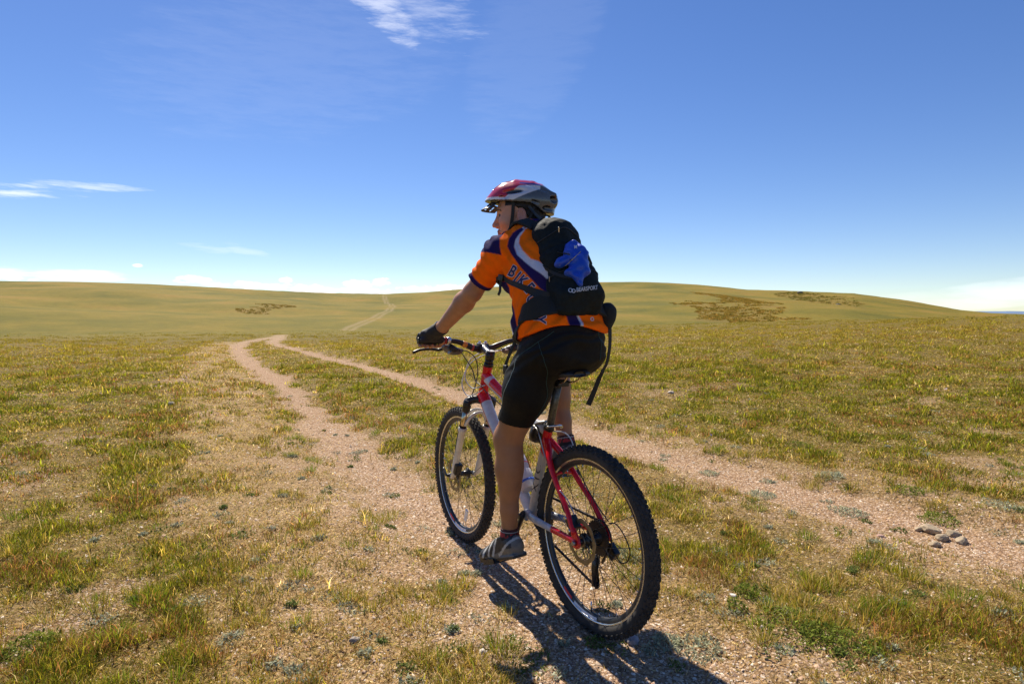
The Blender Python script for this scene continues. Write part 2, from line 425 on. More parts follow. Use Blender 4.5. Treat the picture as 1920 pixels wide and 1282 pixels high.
def blades(base, hgt, wid, col, lean, azim=None, curve=1.0, seg2=True):
    """numpy blades: returns verts, loops, starts, colours"""
    n = len(base)
    if azim is None: azim = rng.uniform(0, 2 * pi, n)
    d = np.stack([np.cos(azim), np.sin(azim), np.zeros(n)], 1)
    wd = rng.uniform(0, 2 * pi, n); sdv = np.stack([np.cos(wd), np.sin(wd), np.zeros(n)], 1) * (wid * .5)[:, None]
    up = np.array([0, 0, 1.])
    L = hgt[:, None]; s = np.sin(lean)[:, None]; c = np.cos(lean)[:, None]
    tip = base + d * L * s * 1.15 + up * L * c
    if not seg2:
        V = np.stack([base - sdv, base + sdv, tip], 1).reshape(-1, 3)
        lo = np.arange(n * 3); st = np.arange(n) * 3
        return V, lo, st, np.repeat(col, 3, 0)
    mid = base + d * L * s * .42 * curve + up * L * c * .62
    V = np.stack([base - sdv, base + sdv, mid + sdv * .8, mid - sdv * .8, tip], 1).reshape(-1, 3)
    k = np.arange(n)[:, None] * 5
    lo = (k + np.array([[0, 1, 2, 3, 3, 2, 4]])).ravel(); st = (np.arange(n)[:, None] * 7 + np.array([[0, 4]])).ravel()
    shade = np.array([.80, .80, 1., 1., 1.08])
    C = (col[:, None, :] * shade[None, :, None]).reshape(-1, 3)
    return V, lo, st, C

def merge(parts, name):
    vo = 0; lo_o = 0; V = []; Lp = []; S = []; C = []
    for v, l, s, c in parts:
        V.append(v); Lp.append(l + vo); S.append(s + lo_o); C.append(c); vo += len(v); lo_o += len(l)
    me = mesh_np(name, np.concatenate(V), loops=np.concatenate(Lp), starts=np.concatenate(S), smooth_sh=False)
    add_color(me, 'Col', np.concatenate(C)); return me

GREEN = np.array([(.115, .145, .009), (.070, .105, .010), (.185, .200, .010), (.280, .250, .014), (.160, .155, .012), (.22, .165, .016)])
STRAW = np.array([(.42, .29, .060), (.48, .35, .10), (.34, .22, .040), (.28, .20, .022), (.52, .40, .17), (.21, .14, .022)])
RED = np.array([(.26, .105, .035), (.32, .16, .05)])
def sample(n, r0, r1, a=48):
    az_ = rng.uniform(-radians(a), radians(a), n); r = np.exp(rng.uniform(log(r0), log(r1), n))
    return r * np.sin(az_), r * np.cos(az_), r

def grass_layer(n, r0, r1, nb, hmul=1., seg2=True, minw=0.0009, tuft=.0):
    x, y, r = sample(n, r0, r1)
    dm = dirtmask(x, y)
    g = fbm2(x, y, .17 * (1 + r * .06), 3, 201)     # tuft pattern
    g2 = fbm2(x, y, 2.2, 3, 207)                    # larger green / dry areas
    g3 = fbm2(x, y, .55, 3, 211)
    a = .42 + .45 * smooth(3.5, 9, r)
    cov = (1 - dm[0]) ** 1.5 * (1 - .55 * dm[1]) * (a + (1 - a) * smooth(.44, .60, g)) * (.62 + .6 * g2)
    cov = cov * (1 - .72 * smooth(24, 42, r))
    keep = rng.random(n) < cov
    x, y, r, g, g2, g3, st = x[keep], y[keep], r[keep], g[keep], g2[keep], g3[keep], dm[1][keep]
    n = len(x)
    green = np.clip(smooth(.28, .53, g * .35 + g2 * .25 + g3 * .4) * (1 - .55 * st) + rng.normal(0, .22, n), 0, 1)
    h = (.016 + .034 * smooth(.44, .66, g)) * rng.lognormal(0, .38, n) * hmul * (1 + .6 * smooth(6, 18, r) - .5 * smooth(24, 38, r))
    spread = .008 + .013 * rng.random(n) + r * .0016
    k = nb
    X = np.repeat(x, k) + rng.normal(0, 1, n * k) * np.repeat(spread, k); Y = np.repeat(y, k) + rng.normal(0, 1, n * k) * np.repeat(spread, k)
    Z = terr_fast(X, Y)
    N = n * k
    pick = rng.random(N) < np.repeat(green, k) * .92
    own = np.repeat(rng.integers(0, len(GREEN), n), k); ows = np.repeat(rng.integers(0, len(STRAW), n), k)
    mixr = rng.random(N) < .45
    c = np.where(pick[:, None], GREEN[np.where(mixr, rng.integers(0, len(GREEN), N), own)], STRAW[np.where(mixr, rng.integers(0, len(STRAW), N), ows)])
    redp = np.repeat(((fbm2(x, y, .5, 3, 301) > .60) & (rng.random(n) < .5)) | (rng.random(n) < .03), k)
    c = np.where((redp & (rng.random(N) < .65))[:, None], RED[rng.integers(0, 2, N)], c)
    c = c * (np.repeat(rng.lognormal(-.10, .42, n), k) * rng.lognormal(0, .20, N))[:, None]
    H = np.repeat(h, k) * rng.uniform(.5, 1.3, N)
    R2 = np.repeat(r, k)
    fz = smooth(7, 26, R2)[:, None]; c = (c * (1 - .55 * fz) + np.array([.295, .200, .026]) * .55 * fz) * (1 + .15 * fz); fy_ = smooth(24, 38, R2)[:, None] * .75; c = c * (1 - fy_) + np.array([.185, .150, .018]) * fy_
    Wd = np.maximum(.0021 * rng.uniform(.6, 1.5, N), R2 * minw)
    lean = rng.uniform(.15, 1.35, N)
    lean = np.where(pick, lean * .85, lean * 1.1)
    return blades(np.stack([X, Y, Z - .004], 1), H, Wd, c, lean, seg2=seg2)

def litter_layer(n, r0, r1):
    """dead leaves, straw bits and tiny sprouts lying on the soil"""
    x, y, r = sample(n, r0, r1)
    dm = dirtmask(x, y)
    keep = rng.random(n) < (1 - .90 * dm[0]) * (.35 + .65 * smooth(.35, .6, fbm2(x, y, .12, 3, 401)))
    x, y, r = x[keep], y[keep], r[keep]; n = len(x)
    pal = np.array([(.50, .38, .19), (.62, .52, .34), (.36, .24, .10), (.20, .12, .045), (.10, .060, .025), (.30, .27, .06), (.12, .14, .02), (.74, .66, .50), (.26, .12, .05), (.05, .035, .015)])
    c = pal[rng.choice(len(pal), n, p=[.19, .12, .15, .13, .10, .09, .10, .04, .03, .05])] * rng.lognormal(0, .2, n)[:, None] * np.array([1., .93, .62])
    z = terr_fast(x, y)
    return blades(np.stack([x, y, z + .002], 1), rng.uniform(.008, .026, n) * (1 + .08 * r), np.maximum(rng.uniform(.0018, .0048, n), r * .0010), c, rng.uniform(.7, 1.5, n), seg2=False)

def terr_fast(X, Y):
    r = np.hypot(X, Y)
    lipn = 0
    # evaluate the real ground where it is bumpy, the plain terrain beyond
    out = terr(X, Y)
    m = r < 30
    if m.any():
        out[m] = ground_z(X[m], Y[m])
    return out

def tussocks(spec, k=150):
    """single larger tufts: x, y, radius, height, greenness"""
    P = []
    for (x0, y0, R, hh, gg) in spec:
        kk = int(k * (R / .08) ** 1.3)
        rr = R * np.sqrt(rng.random(kk)) * .75; aa = rng.uniform(0, 2 * pi, kk)
        X = x0 + rr * np.cos(aa); Y = y0 + rr * np.sin(aa); Z = ground_z(X, Y)
        gcol = rng.random(kk) < gg
        c = np.where(gcol[:, None], GREEN[rng.integers(0, len(GREEN), kk)] * (1.0 if gg < .8 else np.array([.75, 1.05, .9])), STRAW[rng.integers(0, len(STRAW), kk)]) * rng.lognormal(0, .2, kk)[:, None]
        lean = np.clip(rr / R * 1.0 + rng.normal(0, .25, kk), .05, 1.35)
        P.append(blades(np.stack([X, Y, Z - .004], 1), hh * rng.uniform(.5, 1.2, kk), rng.uniform(.0012, .0026, kk), c, lean, azim=aa + rng.normal(0, .5, kk), curve=1.3))
    return P

def build_grass():
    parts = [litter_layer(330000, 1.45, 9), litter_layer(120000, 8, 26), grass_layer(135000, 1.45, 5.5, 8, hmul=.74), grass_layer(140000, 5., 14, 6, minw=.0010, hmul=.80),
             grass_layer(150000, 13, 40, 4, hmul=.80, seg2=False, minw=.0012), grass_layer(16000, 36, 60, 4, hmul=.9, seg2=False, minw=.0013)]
    sp = []
    gx = [ground_px(*p) for p in ((735, 970), (800, 1045), (480, 1165), (655, 1140), (835, 1150), (950, 1155), (790, 1190), (935, 1215), (1510, 1020), (1625, 1065), (1400, 1130), (1255, 930), (1260, 950), (505, 1095), (210, 1215), (90, 1180), (560, 1100), (700, 990), (1520, 850), (1750, 960), (1880, 880),
                                  (1900, 900), (1470, 900), (1520, 915), (320, 1200), (130, 1230), (590, 830), (500, 870), (1180, 1040), (1195, 1050), (280, 1150), (860, 1100), (1560, 1190), (1440, 1170), (1800, 1140), (1700, 1100), (945, 1230), (1830, 900), (1600, 830), (180, 1160))]
    siz = [(.10, .05, .75), (.05, .045, .5), (.08, .05, .5), (.08, .05, .55), (.06, .06, .45), (.06, .055, .6), (.10, .06, .35), (.07, .075, .85), (.07, .055, .85), (.07, .07, .8), (.05, .05, .9), (.05, .05, .9), (.06, .05, .9), (.07, .05, .6), (.08, .06, .8), (.08, .05, .7)]
    for k, g in enumerate(gx):
        s = siz[k] if k < len(siz) else (rng.uniform(.05, .10), rng.uniform(.04, .07), rng.uniform(.5, .95))
        sp.append((g[0], g[1], *s))
    # the big rusty-green clump at lower right
    for k in range(46):
        a = rng.uniform(0, 2 * pi); q = sqrt(rng.random())
        sp.append((1.28 + .30 * q * cos(a) + .12 * q * sin(a), 2.42 + .26 * q * sin(a), rng.uniform(.03, .07), rng.uniform(.035, .07), rng.choice([.25, .5, .85])))
    for k in range(420):
        x, y, r = sample(1, 1.7, 9, 44); x = x[0]; y = y[0]
        d = dirtmask(np.array([x]), np.array([y]))
        if d[0][0] < .55 or d[2][0] > .10: sp.append((x, y, rng.uniform(.02, .06), rng.uniform(.025, .06), rng.uniform(.2, .95)))
    # green verge that lines the ruts
    for k in range(900):
        x, y, r = sample(1, 3.2, 22, 30); x = x[0]; y = y[0]
        d = dirtmask(np.array([x]), np.array([y]))
        if .02 < d[2][0] < .28 and r[0] > 4.5: sp.append((x, y, rng.uniform(.04, .08), rng.uniform(.04, .075), rng.uniform(.6, .95)))
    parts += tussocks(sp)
    o = link('grass', merge(parts, 'grass'), M_leaf); tag(o, kind='stuff')

def ground_px(px, py):
    a, e = azel(px, py); d = EYE / tan(-e); return d * sin(a), d * cos(a)

def build_herbs():
    """grey-green rosettes and low creeping herbs"""
    P = []
    def rosette(x0, y0, R, col, kk, hh):
        rr = R * np.sqrt(rng.random(kk)); aa = rng.uniform(0, 2 * pi, kk)
        rr = rr * (.6 + .6 * noise2(np.cos(aa) * 2 + x0 * 9, np.sin(aa) * 2, .8, 5))
        X = x0 + rr * np.cos(aa); Y = y0 + rr * np.sin(aa); Z = ground_z(X, Y) + rng.uniform(0, hh, kk) * (1 - rr / R / 1.3)
        c = np.array(col)[None] * rng.lognormal(0, .28, kk)[:, None]
        P.append(blades(np.stack([X, Y, Z], 1), rng.uniform(.008, .020, kk), rng.uniform(.004, .008, kk), c, rng.uniform(.5, 1.5, kk)))
    for px, py, R, n, grey in ((1310, 1215, .10, 420, 1), (1250, 1200, .06, 250, 1), (1430, 930, .10, 400, 1), (1590, 960, .12, 420, 1), (1760, 975, .12, 500, 0), (1700, 935, .12, 500, 0), (1560, 905, .10, 420, 1),
                              (1175, 1060, .09, 380, 1), (1500, 850, .12, 420, 0), (1880, 960, .12, 400, 1), (850, 995, .05, 160, 1), (1490, 1195, .17, 850, 0), (1400, 1130, .06, 260, 0), (1380, 1160, .05, 160, 0),
                              (700, 720, .2, 300, 1), (660, 790, .12, 200, 1), (760, 800, .12, 260, 0), (1590, 1230, .13, 380, 0), (1540, 1215, .10, 330, 0), (1330, 890, .08, 260, 1), (60, 1240, .10, 500, 0), (945, 985, .06, 160, 1), (870, 1075, .03, 90, 1)):
        x, y = ground_px(px, py)
        rosette(x, y, R, (.30, .31, .20) if grey else (.14, .17, .025), n, .02 if grey else .05)
    for k in range(330):
        x, y, r = sample(1, 1.8, 10, 44)
        grey = rng.random() < .5
        rosette(x[0], y[0], rng.uniform(.02, .07), (.27, .28, .19) if grey else (.10, .13, .03), int(rng.uniform(30, 110)), .015)
    o = link('low_herbs', merge(P, 'low_herbs'), leaf_material('herb_leaves', .3, .8)); tag(o, kind='stuff')

def build_gravel():
    n = 150000
    x, y, r = sample(n, 1.5, 9, 46)
    dm = dirtmask(x, y)
    keep = rng.random(n) < (.26 + .74 * dm[0] ** 1.3) * (1.1 - .5 * smooth(3, 9, r))
    x, y, r = x[keep], y[keep], r[keep]; n = len(x)
    s = np.clip(rng.lognormal(log(.0034), .45, n), .0016, .013) * (1 + .25 * smooth(2, 7, r))
    z = ground_z(x, y)
    base = np.array([(1, 0, -.2), (.2, 1, -.1), (-1, .3, -.2), (-.3, -1, -.1), (.15, .1, .8), (.6, .5, .4)], float)
    ang = rng.uniform(0, 2 * pi, n); c, s_ = np.cos(ang), np.sin(ang)
    J = base[None] * (1 + rng.normal(0, .22, (n, 6, 1))) * np.stack([s, s * rng.uniform(.6, 1, n), s * rng.uniform(.45, .9, n)], 1)[:, None, :]
    X = J[..., 0] * c[:, None] - J[..., 1] * s_[:, None] + x[:, None]; Y = J[..., 0] * s_[:, None] + J[..., 1] * c[:, None] + y[:, None]; Z = J[..., 2] + z[:, None] + s[:, None] * .15
    V = np.stack([X, Y, Z], -1).reshape(-1, 3)
    tri = np.array([(0, 5, 4), (0, 1, 5), (5, 1, 4), (1, 2, 4), (2, 3, 4), (3, 0, 4)])
    F = (np.arange(n)[:, None, None] * 6 + tri[None]).reshape(-1, 3)
    me = mesh_np('gravel', V, F, smooth_sh=False)
    pal = np.array([(.42, .28, .17), (.50, .36, .24), (.34, .21, .13), (.58, .45, .33), (.22, .14, .09), (.46, .30, .19), (.68, .58, .46)])
    add_color(me, 'Col', np.repeat(pal[rng.integers(0, len(pal), n)] * rng.lognormal(0, .15, n)[:, None], 6, 0))
    o = link('gravel', me, pmat('gravel_stone', (1, 1, 1), .85, attr='Col', var=.2, vscale=300)); tag(o, kind='stuff')

def stone(x, y, s, col, label, group=None, flat=.55, name='stone', cat='stone'):
    bm = bmesh.new(); bmesh.ops.create_icosphere(bm, subdivisions=4, radius=1)
    P = np.array([v.co[:] for v in bm.verts]); off = rng.uniform(0, 50, 3)
    d = 1 + .45 * (noise3(P + off, .9, 3) - .5) + .22 * (noise3(P + off, .35, 4) - .5) + .08 * (noise3(P + off, .12, 5) - .5)
    for k in range(7):                                    # a few flat fracture faces
        nn = rng.normal(0, 1, 3); nn /= np.linalg.norm(nn); dist = rng.uniform(.68, .9)
        q = P @ nn * d; d = np.where(q > dist, d * dist / q, d)
    P = P * d[:, None] * np.array([1, rng.uniform(.65, .9), flat]) * s
    for v, p in zip(bm.verts, P): v.co = p
    me = bpy.data.meshes.new(name); bm.to_mesh(me); bm.free()
    me.polygons.foreach_set('use_smooth', np.ones(len(me.polygons), bool))
    o = link(name, me, pmat('stone_surface', col, .9, var=.35, vscale=60, bump=.003, bscale=160))
    o.location = (x, y, float(ground_z(np.array([x]), np.array([y]))[0]) + s * flat * .45); o.rotation_euler = (0, 0, rng.uniform(0, 6))
    tag(o, label, cat, group); return o

def build_stones():
    g = 'stones of the little heap beside the right track'
    T = (.36, .28, .18)
    for px, py, s, lab in ((1722, 992, .028, 'small tan stone at the far left end of the stone heap beside the right track'), (1745, 995, .050, 'flat pale tan stone at the top left of the heap beside the right track'),
                      (1768, 1007, .042, 'tan stone in the middle of the heap beside the right track'), (1787, 1001, .038, 'rounded tan stone at the top right of the heap beside the right track'),
                      (1752, 1019, .030, 'low tan stone at the front of the heap beside the right track'), (1803, 1014, .036, 'darker tan stone at the right end of the heap beside the right track')):
        x, y = ground_px(px, py); stone(x, y, s, T, lab, g)
    for px, py, s, c, lab in ((1651, 1016, .022, (.48, .30, .24), 'small pink pointed stone lying alone on the right gravel track'), (1373, 1136, .014, (.75, .68, .6), 'tiny white stone left of the green herb clump at lower right'),
                              (1186, 1202, .026, (.30, .27, .27), 'grey stone in the shadow just right of the rear tyre'), (322, 766, .05, (.30, .25, .18), 'brown stone alone in the grass on the left of the tracks'),
                              (665, 1227, .022, (.30, .25, .2), 'brownish stone in the bare soil at the bottom left of the shadow'), (1258, 745, .05, (.5, .42, .33), 'pale stone at the edge of the grass right of the dangling backpack strap'),
                              (905, 1243, .018, (.6, .52, .45), 'small pale stone beside the green tuft at the bottom edge of the shadow')):
        x, y = ground_px(px, py); stone(x, y, s, c, lab)
    for x, y, s, lab in ((-18.5, 62, .22, 'dark rock on the far slope nearest to the hill track'), (-21, 58, .18, 'small dark rock on the far slope left of the hill track'), (185, 402, 1.9, 'dark boulder high on the right hill just under the skyline'), (151, 290, 1.5, 'dark boulder on the right hill at the lower end of the skyline shrubs')):
        stone(x, y, s, (.12, .11, .09), lab, name='boulder', cat='boulder')

def build_flowers():
    pm = {'p': pmat('pale_purple_petal', (.62, .45, .62), .6, trans=.3), 'w': pmat('white_petal', (.75, .68, .68), .6, trans=.3), 'b': pmat('blue_petal', (.06, .07, .62), .6, trans=.3)}
    stem = pmat('flower_stem', (.12, .16, .04), .6, trans=.3); eye = pmat('flower_centre', (.55, .4, .05), .7)
    pts = [(-12.8, 17.8, 'p'), (-12.6, 17.9, 'p'), (-7.4, 10.6, 'p'), (-7.6, 11.2, 'p'), (-7.35, 10.8, 'p'), (-5.1, 8.9, 'p'), (-5.0, 8.85, 'p'), (-5.3, 10.0, 'p'), (-5.4, 10.3, 'p'), (-5.3, 8.0, 'p'), (-9.5, 14.9, 'p'), (3.4, 15.3, 'w'), (3.5, 15.5, 'w'), (7.2, 11.5, 'w'), (9.6, 14.8, 'p'), (7.6, 11.5, 'p'), (7.9, 11.6, 'p'),
           (5.8, 8.3, 'p'), (5.6, 8.2, 'w'), (8.7, 15.7, 'p'), (6.1, 11.1, 'p'), (1.6, 5.7, 'b'), (2.1, 6.4, 'b'), (7.6, 13.4, 'b'), (1.7, 5.3, 'b')]
    lab = {'p': ('pale purple wildflower in the grass', 'pale purple wildflowers in the grass'), 'w': ('white wildflower in the grass right of the rider', 'white wildflowers right of the rider'), 'b': ('small blue wildflower in the grass right of the rider', 'blue wildflowers right of the rider')}
    cache = {}
    for x, y, k in pts:
        r0 = .011 if k == 'b' else .020
        if k not in cache:
            n = 10; V = [(0, 0, 0)]; F = []
            for q in range(n):
                a = 2 * pi * q / n; V += [(r0 * .5 * cos(a - .25), r0 * .5 * sin(a - .25), .002), (r0 * cos(a - .12), r0 * sin(a - .12), .005), (r0 * cos(a + .12), r0 * sin(a + .12), .006), (r0 * .5 * cos(a + .25), r0 * .5 * sin(a + .25), .003)]
                b = 1 + q * 4; F.append((0, b, b + 1, b + 2, b + 3))
            me = bpy.data.meshes.new('petals'); me.from_pydata(V, [], F); me.materials.append(pm[k])
            bm = bmesh.new(); bmesh.ops.create_uvsphere(bm, u_segments=8, v_segments=5, radius=r0 * .28); m2 = bpy.data.meshes.new('flower_centre'); bm.to_mesh(m2); bm.free(); m2.materials.append(eye)
            m3 = tube_mesh('stem', [(0, 0, 0), (.002, 0, -.04), (0, .002, -.075)], .0012, 6); m3.materials.append(stem)
            cache[k] = (me, m2, m3)
        e = empty('wildflower', (x, y, float(terr_fast(np.array([x]), np.array([y]))[0]) + .055), rng.uniform(0, 6)); e.rotation_euler = (rng.uniform(-.3, .9), rng.uniform(-.4, .4), rng.uniform(0, 6))
        tag(e, lab[k][0] if k != 'p' else lab[k][0] + (' left of the tracks' if x < 0 else ' far right of the rider'), 'wildflower', lab[k][1] + ('' if k != 'p' else (' left of the tracks' if x < 0 else ' on the right')))
        for me, nm in zip(cache[k], ('petals', 'flower_centre', 'stem')): link(nm, me, None, e)

def tube_mesh(name, pts, rad, n=10, closed=False, caps=True, squash=None, up=(0, 0, 1)):
    """tube along points; rad scalar or list; squash = (a, b) multiplies the two cross axes (scalar list allowed)"""
    P = np.array(pts, float); m = len(P)
    R = np.full(m, rad) if np.isscalar(rad) else np.array(rad, float)
    T = np.zeros_like(P)
    T[1:-1] = P[2:] - P[:-2]; T[0] = P[1] - P[0]; T[-1] = P[-1] - P[-2]
    if closed: T[0] = P[1] - P[-1]; T[-1] = P[0] - P[-2]
    T /= np.linalg.norm(T, axis=1)[:, None] + 1e-12
    u = np.array(up, float)
    if abs(T[0] @ u) > .95: u = np.array([0, 1., 0]) if abs(T[0][1]) < .9 else np.array([1., 0, 0])
    A = []
    a = u - T[0] * (u @ T[0]); a /= np.linalg.norm(a)
    for k in range(m):
        a = a - T[k] * (a @ T[k]); a = a / np.linalg.norm(a); A.append(a.copy())
    A = np.array(A); B = np.cross(T, A)
    ph = np.arange(n) * 2 * pi / n
    sa, sb = (1, 1) if squash is None else squash
    V = P[:, None, :] + R[:, None, None] * (np.cos(ph)[None, :, None] * A[:, None, :] * sa + np.sin(ph)[None, :, None] * B[:, None, :] * sb)
    V = V.reshape(-1, 3)
    F = []
    for k in range(m if closed else m - 1):
        k2 = (k + 1) % m
        for q in range(n):
            F.append((k * n + q, k * n + (q + 1) % n, k2 * n + (q + 1) % n, k2 * n + q))
    me = bpy.data.meshes.new(name)
    if caps and not closed:
        F.append(tuple(range(n))[::-1]); F.append(tuple((m - 1) * n + q for q in range(n)))
    me.from_pydata([tuple(v) for v in V], [], F)
    me.polygons.foreach_set('use_smooth', np.array([len(p.vertices) == 4 for p in me.polygons], bool)); me.update()
    return me

def build_shrubs():
    """scrub patches on the far hill: many small ragged bushes"""
    P = []
    for poly, n, col, hh in ((RUST[0], 1900, [(.29, .19, .034), (.24, .175, .030), (.21, .165, .028), (.33, .20, .038)], .62), (RUST[1], 170, [(.23, .17, .03), (.19, .15, .025), (.26, .175, .035)], .5), (RUST[2], 420, [(.17, .155, .03), (.20, .165, .035), (.22, .165, .035)], .95)):
        Q = np.array(poly); lo = Q.min(0); hi = Q.max(0); c = 0; tries = 0
        while c < n and tries < 60000:
            tries += 1
            x, y = rng.uniform(lo, hi)
            jx = x + (fbm2(x, y, 9, 3, 3) - .5) * 16; jy = y + (fbm2(x, y, 9, 3, 4) - .5) * 34
            if not inpoly(np.array(jx), np.array(jy), poly) or fbm2(x, y, 7, 3, 91) < .36: continue
            c += 1
            R = rng.uniform(.5, 1.1) * hh; kk = 26
            a = rng.uniform(0, 2 * pi, kk); q = np.sqrt(rng.random(kk)) * R
            X = x + q * np.cos(a); Y = y + q * np.sin(a); z0 = float(terr(x, y))
            Z = z0 + rng.uniform(-.1, .35, kk) * R
            cc = np.array(col)[rng.integers(0, len(col))][None] * rng.lognormal(0, .3, kk)[:, None]
            P.append(blades(np.stack([X, Y, Z], 1), rng.uniform(.4, .9, kk) * R * .75, rng.uniform(.2, .5, kk) * R, cc, rng.uniform(.1, 1.2, kk), azim=a, seg2=False))
    o = link('hillside_scrub', merge(P, 'hillside_scrub'), leaf_material('scrub_leaves', .25, .8)); tag(o, kind='stuff')
build_grass(); build_herbs(); build_gravel(); build_stones(); build_flowers(); build_shrubs()
# ---------------------------------------------------------------- bicycle (local frame: x forward, y left, z up)
BIKE_LOC = (.2936, 2.2604, BIKE_Z); HEAD = 2.1065
bike = empty('bicycle', BIKE_LOC, HEAD)
tag(bike, 'red and silver mountain bicycle with knobbly tyres ridden along the dirt track', 'bicycle')

RED_P = (.64, .006, .016); SIL_P = (.55, .57, .62)
M_frame = pmat('frame_paint', (1, 1, 1), .22, attr='Col', var=.14, vscale=25, coat=.25, spec=.35)
M_black = pmat('black_alloy', (.012, .012, .013), .35, var=.3, vscale=60, spec=.5)
M_rubber = pmat('tyre_rubber', (.034, .030, .026), .85, var=.6, vscale=22, bump=.0006, bscale=300)
M_grip = pmat('grip_rubber', (.012, .012, .012), .75, bump=.001, bscale=500)
M_alloy = pmat('polished_alloy', (.62, .62, .62), .25, metal=1., var=.12, vscale=50)
M_dull = pmat('dull_alloy', (.36, .35, .33), .42, metal=1., var=.25, vscale=60)
M_gold = pmat('stanchion_tube', (.60, .50, .34), .2, metal=1., var=.1)
M_fork = pmat('fork_paint', (.66, .63, .56), .28, var=.1, vscale=30, coat=.4)
M_rim = pmat('rim_black', (.02, .022, .026), .35, var=.3, vscale=40)
M_rotor = pmat('rotor_steel', (.24, .20, .13), .45, metal=.9, var=.35)
M_chain = pmat('dirty_chain', (.07, .055, .045), .5, metal=.7, var=.5, vscale=200)
M_cable = pmat('cable_housing', (.015, .015, .015), .4)
M_cablew = pmat('pale_cable_housing', (.55, .55, .55), .35)
M_decal_r = pmat('red_decal', (.55, .02, .04), .4); M_decal_w = pmat('white_decal', (.75, .76, .8), .4); M_decal_k = pmat('dark_lettering', (.03, .035, .05), .4)
M_lens = pmat('reflector_plastic', (.75, .75, .72), .2, coat=.5)

def crom(P, n=12):
    """Catmull-Rom through points"""
    P = np.array(P, float); Q = np.concatenate([[2 * P[0] - P[1]], P, [2 * P[-1] - P[-2]]]); out = []
    for k in range(1, len(Q) - 2):
        for t in np.linspace(0, 1, n, endpoint=False):
            a, b, c, d = Q[k - 1:k + 3]
            out.append(.5 * (2 * b + (c - a) * t + (2 * a - 5 * b + 4 * c - d) * t * t + (3 * b - a - 3 * c + d) * t ** 3))
    out.append(P[-1]); return np.array(out)

def tube(name, pts, rad, mat, parent, n=12, sm=0, **kw):
    if sm:
        m = len(pts); R = rad
        Pn = crom(pts, sm)
        if not np.isscalar(rad): R = np.interp(np.linspace(0, m - 1, len(Pn)), np.arange(m), rad)
        pts, rad = Pn, R
    return link(name, tube_mesh(name, pts, rad, n, **kw), mat, parent)

def join_meshes(name, mes, mats=None):
    V = []; F = []; MI = []; SM = []; C = []; off = 0
    for k, me in enumerate(mes):
        V += [tuple(v.co) for v in me.vertices]
        for p in me.polygons: F.append(tuple(off + i for i in p.vertices)); MI.append(k if mats else 0); SM.append(p.use_smooth)
        off += len(me.vertices)
    o = bpy.data.meshes.new(name); o.from_pydata(V, [], F)
    if mats:
        for m in mats: o.materials.append(m)
        o.polygons.foreach_set('material_index', np.array(MI, np.int32))
    o.polygons.foreach_set('use_smooth', np.array(SM, bool)); o.update(); return o

def lathe(name, prof, n=96, axis='y', closed=False):
    """revolve (radius, offset) profile about the wheel axle (y)"""
    V = []; F = []; m = len(prof)
    for k in range(n):
        a = 2 * pi * k / n
        for r, y in prof: V.append((r * cos(a), y, r * sin(a)))
    for k in range(n):
        k2 = (k + 1) % n
        for q in range(m if closed else m - 1):
            q2 = (q + 1) % m
            F.append((k * m + q, k * m + q2, k2 * m + q2, k2 * m + q))
    me = bpy.data.meshes.new(name); me.from_pydata(V, [], F); me.polygons.foreach_set('use_smooth', np.ones(len(F), bool)); me.update()
    return me

def boxes(name, L):
    """list of (centre, half sizes, 3x3 axes rows) -> chamfered boxes in one mesh"""
    V = []; F = []
    for c, h, A in L:
        c = np.array(c); h = np.array(h); A = np.array(A); o = len(V)
        for sz in (-1, 1):
            k = 1.0 if sz < 0 else .8
            for sx_, sy_ in ((-1, -1), (1, -1), (1, 1), (-1, 1)):
                V.append(tuple(c + (np.array([sx_ * k, sy_ * k, sz]) * h) @ A))
        F += [(o, o + 3, o + 2, o + 1), (o + 4, o + 5, o + 6, o + 7)] + [(o + i, o + (i + 1) % 4, o + 4 + (i + 1) % 4, o + 4 + i) for i in range(4)]
    me = bpy.data.meshes.new(name); me.from_pydata(V, [], F); me.update(); return me

def bbox_obj(name, c, h, mat, parent, A=None, bev=.3, seg=3):
    bm = bmesh.new(); bmesh.ops.create_cube(bm, size=2)
    for v in bm.verts: v.co = Vector((v.co.x * h[0], v.co.y * h[1], v.co.z * h[2]))
    bmesh.ops.bevel(bm, geom=bm.edges[:], offset=min(h) * bev, segments=seg, affect='EDGES', profile=.6)
    A = np.eye(3) if A is None else np.array(A, float)
    for v in bm.verts: v.co = Vector(np.array(c) + np.array(v.co) @ A)
    me = bpy.data.meshes.new(name); bm.to_mesh(me); bm.free(); me.polygons.foreach_set('use_smooth', np.ones(len(me.polygons), bool))
    return link(name, me, mat, parent)

def axes(fwd, up=(0, 0, 1)):
    f = np.array(fwd, float); f /= np.linalg.norm(f); u = np.array(up, float); l = np.cross(u, f); l /= np.linalg.norm(l); u = np.cross(f, l)
    return np.array([f, l, u])

TO, TW = .345, .026
